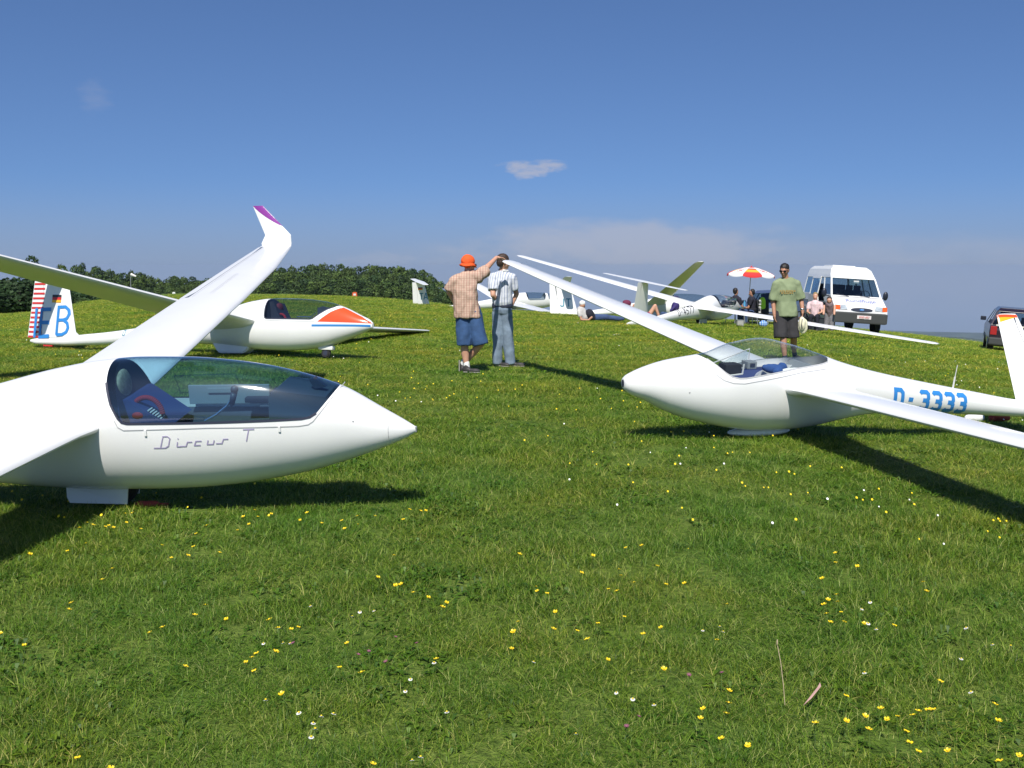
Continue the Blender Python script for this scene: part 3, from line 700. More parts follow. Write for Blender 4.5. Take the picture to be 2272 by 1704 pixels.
def patch(name, fn, nu, nv, m, parent):
    V = [fn(i / nu, j / nv) for i in range(nu + 1) for j in range(nv + 1)]; F = [(i * (nv + 1) + j, i * (nv + 1) + j + 1, (i + 1) * (nv + 1) + j + 1, (i + 1) * (nv + 1) + j) for i in range(nu) for j in range(nv)]
    return from_data(name, V, F, m, parent)
def onose(s):
    def f(a, b_):
        x = 2.05 + (3.0 - 2.05) * a; zlo = .622 + .010 * a
        zhi = float(np.interp(x, [2.05, 2.13, 2.27, 2.43, 2.75, 3.0], [.625, .690, .800, .892, .772, .640])) if True else 0
        zhi = min(zhi, float(LB.zt(x)) - .012); zhi = max(zhi, zlo + .001); return LB.y(x, zlo + (zhi - zlo) * b_, s, .004)
    return f
for s in (-1, 1):
    patch('nose_patch', onose(s), 30, 14, ORANGE, B)
    strip('nose_stripe', [[(1.94, .553), (2.98, .592)]], MB_[s], .034, BLUE, B)
FMe = None
_S = dict(eb_tail)
def finmap(t, side, tc=.11):
    def FM(u, v):
        f = (v - t['z0']) / (t['z1'] - t['z0']); le_ = t['x0'] + (t['x1'] - t['x0']) * f; c = t['c0'] + (t['c1'] - t['c0']) * f; x = min(.995, max(.01, (le_ - u) / c))
        th = 5 * tc * c * (.2969 * math.sqrt(x) - .126 * x - .3516 * x * x + .2843 * x ** 3 - .1036 * x ** 4); return Vector((u, side * (th + .007), v))
    return FM
FM = finmap(eb_tail, -1)
te = lambda z: eb_tail['x0'] + (eb_tail['x1'] - eb_tail['x0']) * (z - .16) / 1.26 - (eb_tail['c0'] + (eb_tail['c1'] - eb_tail['c0']) * (z - .16) / 1.26)
for i in range(14):
    z = .19 + i * .0965
    for s in (-1, 1): strip('rudder_stripe', [[(te(z) + .012, z), (-4.715, z)]], finmap(eb_tail, s), .040, REDP, B, sub=.05)
FL = finmap(eb_tail, -1); FL2 = lambda u, v: FL(u - .17, v) + Vector((0, -.003, 0))
strip('letter_i', [[(-4.745, .17), (-4.745, .765)]], lambda u, v: FL(u - .17, v) + Vector((0, -.008, 0)), .075, BLUE, B)
strip('letter_e', [[(-4.31, .745), (-4.585, .735), (-4.585, .19), (-4.31, .21)], [(-4.585, .475), (-4.33, .48)]], FL2, .075, BLUE, B)
strip('letter_b', [[(-4.10, .24), (-4.10, .79), (-3.93, .80), (-3.85, .74), (-3.83, .66), (-3.87, .57), (-3.95, .54), (-4.10, .53)], [(-3.95, .54), (-3.85, .48), (-3.82, .39), (-3.85, .30), (-3.95, .25), (-4.10, .24)]], FL2, .062, BLUE, B)
def flag(parent, Fm, x0, x1, z0, z1):
    for i, m in enumerate((BLACKP, REDP, YELLOW)):
        zc = z1 - (z1 - z0) * (i + .5) / 3; strip('flag_band', [[(x0, zc), (x1, zc)]], Fm, (z1 - z0) / 3, m, parent)
flag(B, FL2, -4.30, -4.06, .88, 1.035)
text('registration', 'D', MB_[-1], -2.50, .265, .11, TEAL, B, du=1, wd=.14)
b = MB(); b.prism([(-.36, -.10, .22), (-.22, -.10, .045), (-.16, -.10, .02), (.36, -.10, .035), (.42, -.10, .06), (.55, -.10, .20)], (0, 1, 0), .20); bmesh.ops.bevel(b.bm, geom=b.bm.edges[:], offset=.02, segments=2, affect='EDGES'); b.obj('gear_fairing', WHITE2, B)
wheel(B, .1, .17, .13); wheel(B, 2.09, .09, .06, 'nose_wheel', z=.105, hub=SEAL); MB().box((2.09, 0, .195), (.30, .10, .08), bev=.03).obj('nose_wheel_fairing', WHITE2, B)
b = MB(); b.box((-4.55, 0, .03), (.25, .045, .05), bev=.01).obj('tail_skid', REDP, B)
b = MB(); b.prism([(.93, -.18, .60), (.93, -.15, .96), (.99, -.14, .97), (1.24, -.18, .60)], (0, 1, 0), .34); b.obj('seat_back', DARK, B)
b = MB(); b.ball((1.03, 0, .87), (.06, .10, .09)); b.fuse('headrest', mat('headrest_maroon', (.12, .02, .04), .8), B, .015, 2)
b = MB(); q = [(1.15 + .11 * math.cos(a), -.10, .64 + .11 * math.sin(a)) for a in np.linspace(0, 3.1, 12)]; b.tube(q, .022, 8); b.ball((1.10, -.06, .66), (.10, .07, .05)); b.obj('belt', REDC, B, smooth=True)
b = MB(); b.prism([(1.98, -.17, .62), (1.95, -.15, .87), (2.05, -.14, .90), (2.40, -.11, .80), (2.4, -.11, .70)], (0, 1, 0), .30); b.obj('instrument_panel', BOARD, B)
b = MB(); b.tube([(1.42, .0, .72), (1.72, .0, .725)], .010).tube([(1.72, 0, .725), (1.82, 0, .80)], .006).obj('canopy_lever', CHROME, B)
MB().box((2.28, 0, .90), (.09, .05, .05), bev=.01).obj('compass', SEAL, B)

# --- V-tailed glider on the right
fus_s = [(1.505, .512, .602, .048), (1.48, .485, .625, .075), (1.42, .445, .655, .108), (1.31, .398, .696, .155), (1.085, .285, .756, .218), (.87, .205, .788, .252), (.69, .158, .813, .272), (.39, .090, .908, .296), (.11, .055, .945, .302), (-.19, .050, .887, .290), (-.5, .072, .793, .255),
         (-.75, .11, .705, .215), (-1.03, .150, .625, .18), (-1.3, .165, .560, .158), (-1.83, .14, .450, .138), (-2.37, .10, .345, .122), (-3.08, .045, .215, .092), (-3.7, .02, .155, .065), (-3.95, .06, .11, .02)]
can_s = [(.86, 1.06), (.835, .85), (.80, .822), (.729, .782), (.66, .725), (.60, .672), (.54, .636), (.47, .621), (.40, .622), (.25, .640), (.091, .663), (-.105, .690), (-.30, .703), (-.46, .712), (-.545, .722), (-.585, .745), (-.60, 1.0)]
Cg, LC, MC = glider(dict(loc=(2.4365, 10.06, -.02), bank=-5.16, hd=197.5, near=1, fus=fus_s, res=(210, 112), label='white V-tailed glider with blue D-3333 on its boom and clear bubble canopy',
    canopy=[dict(line=can_s, seam=[(.70, .66), (.62, .605), (.53, .578), (.42, .572), (.1, .615), (-.2, .655), (-.5, .668)], mat=GL_CLEAR, floor=.585, bulk=None, floormat=NAVY, seal=mat('seal_light', (.5, .5, .5), .5), sealw=.010)],
    wing=dict(hb=6.8, xr=-.054, xt=.66, zr=.506, dih=5.2, c0=.66, ct=.27, inc=2.5, fillet=1.8), tail=dict(kind='V', root=(-3.02, 0, .17), c0=.52, c1=.27, len=1.17, sweep=.36)))
text('registration', 'D-3333', MC[1], -1.335, .250, .185, BLUE, Cg, du=-1, slope=-.118, pitch=.845, wd=.225)
b = MB(); b.cyl((1.500, 0, .557), (1.512, 0, .557), .026, .026, 20); bmesh.ops.transform(b.bm, matrix=Matrix.Translation((0, 0, .557)) @ Matrix.Diagonal((1, .85, 1.35, 1)) @ Matrix.Translation((0, 0, -.557)), verts=b.bm.verts); b.obj('nose_vent', SEAL, Cg)
b = MB(); b.ball((.06, 0, .035), (.34, .10, .045), 20); b.obj('gear_fairing', WHITE2, Cg, smooth=True)
wheel(Cg, 0, .13, .1, z=.12)
b = MB(); b.tube([(-2.15, 0, .36), (-2.18, .0, .62)], .004, 6); b.tube([(-2.155, 0, .38), (-2.165, 0, .50)], .009, 6); b.obj('antenna', WEB, Cg)
MB().ball(LC.y(.95, .50, 1, .001), (.008, .004, .008), 8).obj('static_port', SEAM, Cg)
# cockpit furniture: white frames, black bag, blue cushions
b = MB(); b.box((.43, .02, .665), (.17, .14, .10), bev=.006); o = b.obj('map_bag', mat('bag_black', (.015, .015, .015), .7), Cg)
b = MB(); b.tube([(.53, .10, .610), (.34, .10, .625), (.33, .10, .72)], .008, 6).obj('bag_trim', WEB, o)
b = MB(); b.box((.23, .02, .70), (.10, .12, .07), bev=.01).obj('radio', GREYP, Cg)
b = MB(); b.box((.23, .085, .705), (.05, .004, .03)).obj('radio_display', SEAL, Cg)
b = MB(); b.limb((.02, -.02, .655), (-.08, .05, .645), .04, .045); b.limb((-.02, .10, .64), (-.16, -.02, .645), .04, .05); b.fuse('seat_cushion', CUSH, Cg, .014, 3, folds=.008, fscale=14)
b = MB(); b.prism([(.50, -.24, .62), (.10, -.25, .80), (.10, -.25, .66), (.50, -.24, .60)], (0, 1, 0), .012); b.obj('side_window', GL_CLEAR, Cg)
b = MB(); b.tube([(.50, -.235, .665), (.08, -.245, .80)], .006, 6).tube([(.08, -.245, .80), (.08, -.245, .70)], .005).obj('window_edge', WEB, Cg)
b = MB(); b.box((.66, .0, .60), (.10, .30, .05), bev=.01); b.obj('panel_hood', NAVY, Cg)
strip('cockpit_label', [[(.60, .0), (.52, .0)]], lambda u, v: Vector((u, .16 + v, .64)), .008, REDP, Cg)
b = MB(); b.prism([(-.25, -.19, .60), (-.34, -.17, .70), (-.38, -.17, .70), (-.50, -.19, .64)], (0, 1, 0), .36); b.obj('seat_back', GREYP, Cg)
for s in (-1, 1):
    patch('cockpit_lining', lambda a, b_, s=s: LC.y(.78 - 1.2 * a, .57 + ((.80 - .19 * min(1, a * 3.2) + .085 * max(0, a - .3)) - .03 - .57) * b_, s, -.010), 24, 4, NAVY, Cg)

# --- gliders on the crest
def far_glider(label, loc, hd, bank, pitch=0, can=None, scale=.93, tz=1.42, fin=None, hb=7.5, zr=.60, dih=3.2, tail_span=1.35, glass=GL_GREY, c0=.9, ct=.4, xr=.45, xt=.1, fc=(.95, .62), fx=-3.5):
    fus = [(x * (scale if x < 0 or scale > 1 else 1.), zb, zt, w) for x, zb, zt, w in fus_e]; sc_ = max(1., scale)
    return glider(dict(loc=loc, bank=bank, hd=hd, pitch=pitch, fus=fus, res=(90, 48), label=label, mat=WHITE,
        canopy=can or [dict(line=[(.62, 1.06), (.70, .92), (.82, .78), (.98, .66), (1.05, .65), (1.9, .66), (2.2, .74), (2.45, .86), (2.5, .95)], mat=glass, floor=.6, bulk=.85)],
        wing=dict(hb=hb, xr=xr, xt=xt, zr=zr, dih=dih, c0=c0, ct=ct), tail=dict(kind='T', x0=fx * sc_, c0=fc[0], x1=(fx - .35) * sc_, c1=fc[1], z0=.16, z1=tz, span=tail_span)))
def gear(root, x=.1):
    wheel(root, x, .17, .13); b = MB(); b.prism([(x - .3, -.16, .20), (x - .3, -.17, .07), (x + .25, -.17, .07), (x + .25, -.16, .20)], (0, 1, 0), .01); b.obj('gear_door', WHITE2, root)
Dg, LD, MD = far_glider('T-tailed glider seen from behind with D-4577 on its boom, beside the parasol', (6.386, 36.27, gz(6.386, 36.27)), 52.7, 9.8, -1.46, hb=7.97, zr=.62, dih=3.28, tz=1.40, tail_span=1.5, glass=GL_CLEAR)
text('registration', 'D-4577', MD[-1], -1.72, .335, .21, BLACKP, Dg, du=1, slope=.12, pitch=.80, wd=.13); gear(Dg)
b = MB(); b.box((1.3, 0, .68), (.5, .3, .12), bev=.03).box((2.0, 0, .75), (.25, .3, .14), bev=.03).obj('instrument_panel', DARK, Dg)
can2 = [dict(line=[(1.15, 1.06), (1.15, .9), (1.25, .70), (1.35, .66), (2.15, .67), (2.22, .72), (2.28, .9), (2.28, 1.06)], mat=GL_GREY, floor=.6, bulk=1.2),
        dict(line=[(2.42, 1.06), (2.42, .9), (2.46, .72), (2.54, .67), (3.0, .68), (3.2, .74), (3.45, .9)], mat=GL_GREY, floor=.6, bulk=None)]
Tg, LT, MT = far_glider('two-seat T-tailed glider marked TA, left of the two standing men', (-.40, 57, gz(-.40, 57) - .06), 20, 6, scale=1.18, can=can2, tz=1.62, hb=8.5)
ft = dict(z0=.16, z1=1.62, x0=-3.5 * 1.18, x1=-3.85 * 1.18, c0=.95, c1=.62); F2 = finmap(ft, -1)
text('letter_mark', 'TA', F2, -4.78, .72, .34, TEAL, Tg, pitch=.72, wd=.14); flag(Tg, F2, -4.86, -4.62, 1.22, 1.36); gear(Tg)
Jg, LJ, MJ = far_glider('T-tailed glider marked JT with one wing raised, behind D-4577', (6.05, 45, gz(6.05, 45)), 6, -10.6, tz=1.52, hb=7.5, ct=.34, c0=.85, fc=(1.2, .85), fx=-3.25)
fj = dict(z0=.16, z1=1.52, x0=-3.25, x1=-3.60, c0=1.2, c1=.85); F3 = finmap(fj, -1)
text('letter_mark', 'JT', F3, -4.02, .50, .34, TEAL, Jg, pitch=.72, wd=.14); gear(Jg)
# ------------------------------------------------------------------ people
SKIN = mat('skin', (.56, .30, .20), .55, var=.10, vscale=18); SKIN2 = mat('skin_tanned', (.42, .21, .13), .55, var=.10, vscale=18)
HAIRB = mat('hair_brown', (.045, .025, .016), .6, var=.3, vscale=60, bump=.6, bscale=120); HAIRD = mat('hair_dark', (.014, .010, .008), .5, var=.3, vscale=60, bump=.6, bscale=120)
DENIM = mat('denim_light', (.19, .25, .32), .85, var=.30, vscale=9, bump=.5, bscale=160); DENIMD = mat('denim_shorts', (.035, .085, .20), .85, var=.25, vscale=9, bump=.5, bscale=160)
KHAKI = mat('shorts_charcoal', (.035, .033, .036), .85, var=.2, vscale=10, bump=.4, bscale=160)
SOCKW = mat('sock_white', (.72, .72, .70), .85, bump=.4, bscale=200); SOCKD = mat('sock_navy', (.03, .035, .06), .85)
SHOE = mat('shoe_dark', (.035, .032, .032), .6, var=.3, vscale=30); SOLE = mat('shoe_sole', (.32, .30, .27), .8)
def cloth_pattern(name, base, stripes, sc, checks=True, rough=.85):
    """woven stripes in object space: stripes = (colour, strength)"""
    m = bpy.data.materials.new(name); m.use_nodes = True; t = m.node_tree; b = t.nodes['Principled BSDF']; b.inputs['Roughness'].default_value = rough
    co = t.nodes.new('ShaderNodeTexCoord'); cur = None
    def wave(axis, s, w, ph=0):
        n = t.nodes.new('ShaderNodeTexWave'); n.wave_type = 'BANDS'; n.bands_direction = axis; n.inputs['Scale'].default_value = s; n.inputs['Distortion'].default_value = 1.2
        n.inputs['Detail'].default_value = 1; n.inputs['Detail Scale'].default_value = .6; n.inputs['Phase Offset'].default_value = ph; t.links.new(co.outputs['Object'], n.inputs['Vector'])
        r = t.nodes.new('ShaderNodeMapRange'); t.links.new(n.outputs['Fac'], r.inputs[0]); r.inputs[1].default_value = 1 - w; r.inputs[2].default_value = 1 - w * .6; return r.outputs[0]
    for i, (c, k, axis, s, w) in enumerate(stripes):
        mx = t.nodes.new('ShaderNodeMix'); mx.data_type = 'RGBA'
        mu = t.nodes.new('ShaderNodeMath'); mu.operation = 'MULTIPLY'; mu.inputs[1].default_value = k; t.links.new(wave(axis, s * sc, w, i * 1.7), mu.inputs[0]); t.links.new(mu.outputs[0], mx.inputs[0])
        if cur is None: mx.inputs[6].default_value = (*base, 1)
        else: t.links.new(cur, mx.inputs[6])
        mx.inputs[7].default_value = (*c, 1); cur = mx.outputs[2]
    t.links.new(cur, b.inputs['Base Color'])
    n = t.nodes.new('ShaderNodeTexNoise'); n.inputs['Scale'].default_value = 14; n.inputs['Detail'].default_value = 4; t.links.new(co.outputs['Object'], n.inputs['Vector'])
    bp = t.nodes.new('ShaderNodeBump'); bp.inputs['Strength'].default_value = .5; bp.inputs['Distance'].default_value = .02; t.links.new(n.outputs[0], bp.inputs['Height']); t.links.new(bp.outputs[0], b.inputs['Normal'])
    return m
PLAID = cloth_pattern('shirt_plaid', (.50, .35, .26), [((.32, .14, .11), .65, 'X', 8, .38), ((.62, .48, .36), .5, 'X', 15, .3), ((.30, .13, .10), .28, 'Z', 9, .3)], 1.0)
STRIPE = cloth_pattern('shirt_striped', (.66, .68, .72), [((.16, .20, .32), .7, 'X', 8, .35), ((.36, .40, .48), .5, 'X', 18, .3)], 1.0)

def hand(b, wrist, d, n, L=.17, curl=.5, thumb=1, open_=.0):
    """palm, four unequal bent fingers and a thumb from the side of the palm; d along the hand, n out of the back of it"""
    d = Vector(d).normalized(); n = Vector(n); n = (n - d * n.dot(d)).normalized(); s = d.cross(n) * thumb; w = Vector(wrist)
    k = L / .18; b.limb(w, w + d * .03 * k, .026 * k, .030 * k)
    rot = Matrix((s, d, n)).transposed(); b.ball(w + d * .055 * k, (.040 * k, .050 * k, .016 * k), 12, rot)
    for i, (off, ln) in enumerate(((.030, .072), (.010, .080), (-.010, .074), (-.029, .058))):
        p = w + (d * .095 + s * off) * k; dd = (d + s * off * (1.5 + 6 * open_)).normalized(); r = .0105 * k; a = curl * .5
        for j, f in enumerate((.45, .32, .23)):
            a2 = a + curl * .55 * j; v = dd * math.cos(a2) - n * math.sin(a2); q = p + v * ln * f * 1.25 * k; b.limb(p, q, r * (1 - .08 * j), r * (.92 - .08 * j)); p = q
    t0 = w + (d * .03 + s * .032) * k; t1 = t0 + (d * .6 + s * .7 - n * .25 * curl) .normalized() * .042 * k; t2 = t1 + (d * .85 + s * .25 - n * .5 * curl).normalized() * .036 * k
    b.limb(t0, t1, .014 * k, .0115 * k); b.limb(t1, t2, .0115 * k, .0095 * k)
def head(b, c, f, up=(0, 0, 1), s=1., ears=True):
    """skull, face with brow, nose, lips, chin, ears; f = facing"""
    f = Vector(f).normalized(); u = Vector(up); r = f.cross(u).normalized(); u = r.cross(f).normalized(); c = Vector(c)
    M = Matrix((r, f, u)).transposed(); P = lambda x, y, z: c + (r * x + f * y + u * z) * s
    b.ball(P(0, -.012, .028), (.076 * s, .096 * s, .090 * s), 16, M); b.ball(P(0, .018, -.030), (.062 * s, .074 * s, .082 * s), 14, M)
    b.ball(P(0, .058, -.088), (.030 * s, .026 * s, .024 * s), 10, M); b.ball(P(0, .078, .022), (.050 * s, .016 * s, .014 * s), 10, M)
    b.limb(P(0, .086, .012), P(0, .108, -.022), .010 * s, .015 * s); b.ball(P(0, .088, -.056), (.024 * s, .012 * s, .011 * s), 8, M)
    for q in (-1, 1):
        if ears: b.ball(P(q * .076, -.005, -.008), (.011 * s, .020 * s, .032 * s), 8, M)
        b.ball(P(q * .040, .062, -.030), (.024 * s, .024 * s, .024 * s), 8, M)
    return P, M
def face_parts(root, P, M, s=1., glasses=False):
    for q in (-1, 1):
        MB().ball(P(q * .030, .082, .004), .0115 * s, 10, M).obj('eye', SOCKW, root, smooth=True)
        MB().ball(P(q * .030, .091, .004), .005 * s, 8, M).obj('pupil', SHOE, root, smooth=True)
    MB().box(P(0, .099, -.058), (.036 * s, .006 * s, .006 * s), rot=M).obj('mouth', mat('lips', (.35, .12, .10), .5), root)
    if glasses:
        b = MB()
        for q in (-1, 1): b.ball(P(q * .034, .094, .006), (.032 * s, .012 * s, .020 * s), 12, M); b.tube([P(q * .066, .088, .012), P(q * .080, .0, .008)], .004 * s)
        b.tube([P(-.012, .104, .012), P(.012, .104, .012)], .004 * s); b.obj('sunglasses', mat('lens_black', (.008, .008, .01), .12), root, smooth=True)
def shoe(root, toe_dir, ankle, L=.28, m=SHOE, z0=None):
    d = Vector(toe_dir).normalized(); a = Vector(ankle); z = a.z - .085 if z0 is None else z0; c = Vector((a.x, a.y, z)); rot = Matrix((Vector((d.y, -d.x, 0)).normalized(), d, Vector((0, 0, 1)))).transposed()
    b = MB(); b.ball(c + d * .015 + Vector((0, 0, .045)), (.042, .065, .048), 12, rot); b.ball(c + d * .13 + Vector((0, 0, .035)), (.048, .095, .036), 12, rot); b.ball(c - d * .03 + Vector((0, 0, .055)), (.036, .040, .05), 12, rot)
    b.limb(c + Vector((0, 0, .06)), c + Vector((0, 0, .095)), .040, .040); sh = b.fuse('shoe', m, root, .009, 3)
    b = MB(); b.ball(c + d * .01 + Vector((0, 0, .012)), (.045, .075, .014), 12, rot); b.ball(c + d * .13 + Vector((0, 0, .012)), (.051, .098, .014), 12, rot); b.fuse('sole', SOLE, sh, .009, 2)

# person 1: orange bucket hat, plaid shirt, holds the wing tip; seen from behind
y1 = 15.9; x1 = -.655
P1 = empty('person', (x1, y1, gz(x1, y1)), (0, 0, 0), 'man in orange bucket hat, plaid shirt and blue shorts holding the wing tip', 'person')
b = MB()
hP, hM = head(b, (.005, .02, 1.635), (.80, .55, -.10)); b.limb((-.02, .02, 1.46), (0, .02, 1.57), .062, .058)
sh_r, el_r, wr_r = (.125, .03, 1.455), (.29, .27, 1.61), (.415, .56, 1.745)
b.limb((-.05, 0, 1.44), sh_r, .075, .06); b.limb(sh_r, el_r, .058, .046); b.limb(el_r, wr_r, .044, .030); hand(b, wr_r, (.85, .45, -.08), (0, .1, 1), curl=.55, thumb=-1, open_=.5)
b.limb((-.05, 0, 1.44), (-.215, -.02, 1.39), .075, .06); b.limb((-.215, -.02, 1.39), (-.295, .0, 1.225), .056, .044); b.limb((-.295, 0, 1.225), (-.19, .10, 1.02), .042, .030); hand(b, (-.19, .10, 1.02), (.7, .5, -.4), (-.5, 0, .8), curl=.7, thumb=1)
b.limb((-.04, 0, 1.38), (-.02, 0, 1.00), .11, .12); b.limb((-.07, 0, .95), (-.07, -.02, .48), .09, .066); b.limb((.06, 0, .95), (.19, -.02, .47), .09, .066)
b.limb((-.07, -.02, .48), (-.055, .01, .30), .058, .062); b.limb((-.055, .01, .30), (-.035, 0, .10), .062, .034)
b.limb((.19, -.02, .46), (.06, .09, .30), .060, .058); b.limb((.06, .09, .30), (-.085, .13, .13), .058, .034)
b.limb((-.035, 0, .10), (-.03, -.02, .04), .036, .036)
b.fuse('body', SKIN, P1, .0085, 3)
face_parts(P1, hP, hM)
b = MB(); b.ball(hP(0, -.02, .045), (.100, .108, .105), 16, hM)      # crown of the hat
b.fuse('hat', mat('hat_orange', (.80, .10, .015), .85, bump=.4, bscale=60), P1, .009, 3, folds=.004, fscale=10)
hatm = bpy.data.materials['hat_orange']; V = []; F = []
for i in range(29):
    a = 2 * math.pi * i / 28; wv = .010 * math.sin(a * 3 + 1)
    for rr, z in ((.096, .048), (.104, .012), (.136, -.022 + wv), (.133, -.026 + wv), (.100, .006)): V.append(hP(rr * .95 * math.cos(a), -.012 + rr * math.sin(a), z))
for i in range(28):
    for k in range(4): q = i * 5 + k; F.append((q, q + 1, q + 6, q + 5))
from_data('hat_brim', V, F, hatm, P1, True)
b = MB(); b.tube([hP(.078, .01, .008), hP(.062, .09, .008)], .005); b.ball(hP(.036, .100, .004), (.030, .010, .020), 10, hM); b.ball(hP(-.036, .100, .004), (.030, .010, .020), 10, hM); b.obj('sunglasses', bpy.data.materials['shoe_dark'], P1, smooth=True)
b = MB(); b.torso([(-.02, -.01, .845, .195, .155), (-.02, -.01, .95, .188, .16), (-.045, -.01, 1.10, .168, .15), (-.055, 0, 1.25, .175, .145), (-.055, 0, 1.38, .185, .125), (-.05, 0, 1.46, .15, .10), (-.03, .01, 1.51, .075, .07)])
b.limb((-.05, 0, 1.44), (.115, .03, 1.445), .105, .095); b.sleeve((.115, .03, 1.445), (.255, .21, 1.535), .092, .082)
b.limb((-.05, 0, 1.42), (-.205, -.02, 1.375), .105, .085); b.sleeve((-.205, -.02, 1.375), (-.285, -.01, 1.24), .080, .078)
b.fuse('shirt', PLAID, P1, .011, 3, folds=.020, fscale=6.5)
b = MB(); b.limb((-.04, 0, .93), (.04, 0, .93), .155, .155); b.sleeve((-.065, 0, .88), (-.065, -.02, .425), .132, .108); b.sleeve((.07, 0, .88), (.180, -.02, .435), .132, .118); b.fuse('shorts', DENIMD, P1, .011, 4, folds=.010, fscale=6)
b = MB(); b.limb((-.035, 0, .15), (-.03, -.01, .07), .046, .046); b.fuse('sock', SOCKW, P1, .01, 2, folds=.003, fscale=20)
b = MB(); b.limb((-.085, .13, .16), (-.10, .14, .11), .044, .044); b.fuse('sock', SOCKW, P1, .01, 2)
shoe(P1, (.95, -.3, 0), (-.035, -.02, .09)); 
b = MB(); b.limb((-.105, .14, .12), (-.095, .13, .03), .043, .045); b.ball((-.10, .13, .045), (.045, .055, .06)); s_ = b.fuse('shoe', SHOE, P1, .01, 3); MB().box((-.150, .13, .10), (.016, .07, .17), bev=.006).obj('sole', SOLE, s_)

# person 2: striped shirt, jeans, standing behind the wing tip
y2 = 16.95; x2 = -.16
P2 = empty('person', (x2, y2, gz(x2, y2)), (0, 0, R(-24)), 'man in striped white shirt and light jeans, face hidden behind the held wing tip', 'person')
b = MB(); hP, hM = head(b, (.045, -.03, 1.685), (.72, .62, -.05)); b.limb((0, 0, 1.48), (.03, -.02, 1.62), .062, .056)
b.limb((0, 0, 1.30), (0, 0, 1.0), .10, .10)
b.limb((-.02, 0, 1.46), (-.145, -.05, 1.42), .07, .058); b.limb((-.145, -.05, 1.42), (-.085, -.16, 1.16), .052, .044); b.limb((-.085, -.16, 1.16), (-.02, .0, 1.0), .042, .030); hand(b, (-.02, -.03, 1.01), (.5, .6, -.5), (-.3, -.8, .2), curl=.8)
b.limb((.02, 0, 1.46), (.15, .05, 1.42), .07, .058); b.limb((.15, .05, 1.42), (.185, .16, 1.17), .05, .042); b.limb((.185, .16, 1.17), (.12, .12, 1.0), .040, .03); hand(b, (.12, .12, 1.0), (-.3, .2, -.9), (.8, .4, 0), curl=.7, thumb=-1)
b.limb((-.05, 0, .9), (-.06, 0, .1), .07, .035); b.limb((.07, 0, .9), (.12, .05, .1), .07, .035)
b.fuse('body', SKIN, P2, .0085, 3); face_parts(P2, hP, hM)
b = MB(); b.ball(hP(0, -.022, .045), (.084, .100, .088), 16, hM); b.ball(hP(0, -.055, -.01), (.076, .062, .075), 12, hM); b.fuse('hair', HAIRB, P2, .008, 2, folds=.005, fscale=30)
b = MB(); b.torso([(.01, 0, .985, .140, .115), (.005, 0, 1.04, .160, .13), (0, 0, 1.20, .160, .125), (0, 0, 1.36, .180, .125), (.0, 0, 1.46, .155, .10), (.01, 0, 1.54, .072, .068)])
b.limb((0, 0, 1.45), (-.135, -.05, 1.42), .10, .085); b.sleeve((-.135, -.05, 1.42), (-.10, -.12, 1.235), .080, .080); b.limb((0, 0, 1.45), (.14, .05, 1.42), .10, .085); b.sleeve((.14, .05, 1.42), (.168, .10, 1.24), .078, .078)
b.fuse('shirt', STRIPE, P2, .011, 4, folds=.012, fscale=6)
b = MB(); b.limb((-.05, 0, 1.555), (.06, -.06, 1.545), .022, .022); b.limb((.06, -.06, 1.545), (.09, .02, 1.54), .022, .02); b.fuse('collar', SOCKW, P2, .009, 2)
b = MB(); b.limb((-.045, 0, .985), (.055, 0, .985), .128, .128); b.fuse('belt', SEAL, P2, .012, 2)
b = MB(); b.limb((-.035, 0, .93), (.045, 0, .93), .125, .125); b.limb((-.055, 0, .86), (-.075, -.01, .48), .108, .084); b.sleeve((-.075, -.01, .48), (-.085, 0, .045), .086, .076); b.limb((.06, .02, .86), (.085, .03, .48), .108, .084); b.sleeve((.085, .03, .48), (.125, .05, .045), .086, .076)
b.fuse('jeans', DENIM, P2, .011, 4, folds=.009, fscale=6)
shoe(P2, (.95, -.25, 0), (-.06, 0, .088)); shoe(P2, (.97, .2, 0), (.15, .06, .088))

# person 3: green T-shirt, walking this way with a cap in the hand
y3 = 19.1; x3 = (1738 - 1136) / 2335 * 19.1
P3 = empty('person', (x3 + .03, y3, gz(x3, y3)), (0, 0, 0), 'man in green T-shirt, dark shorts and sunglasses walking with a hat in his hand', 'person')
b = MB(); hP, hM = head(b, (-.05, -.04, 1.665), (-.50, -.85, -.22), s=.99); b.limb((-.01, 0, 1.46), (-.035, -.02, 1.60), .064, .058); b.limb((0, 0, 1.38), (0, 0, .98), .105, .11)
b.limb((0, 0, 1.46), (-.185, 0, 1.42), .07, .06); b.limb((-.185, 0, 1.42), (-.225, .02, 1.12), .056, .046); b.limb((-.225, .02, 1.12), (-.215, -.06, .875), .044, .030); hand(b, (-.215, -.06, .875), (.05, -.15, -1), (-.9, -.2, 0), curl=.6)
b.limb((0, 0, 1.46), (.19, 0, 1.42), .07, .06); b.limb((.19, 0, 1.42), (.285, .02, 1.14), .056, .048); b.limb((.285, .02, 1.14), (.295, -.06, .935), .046, .032); hand(b, (.295, -.06, .94), (-.02, -.15, -1), (.95, -.2, 0), curl=1.2, thumb=-1)
b.limb((-.07, 0, .9), (-.045, -.08, .47), .09, .064); b.limb((-.045, -.08, .47), (-.04, -.10, .30), .060, .060); b.limb((-.04, -.10, .30), (-.015, -.12, .09), .058, .036)
b.limb((.09, 0, .9), (.16, -.02, .46), .09, .064); b.limb((.16, -.02, .46), (.20, .12, .30), .060, .058); b.limb((.20, .12, .30), (.265, .30, .14), .056, .034)
b.fuse('body', SKIN2, P3, .0085, 3); face_parts(P3, hP, hM, glasses=True)
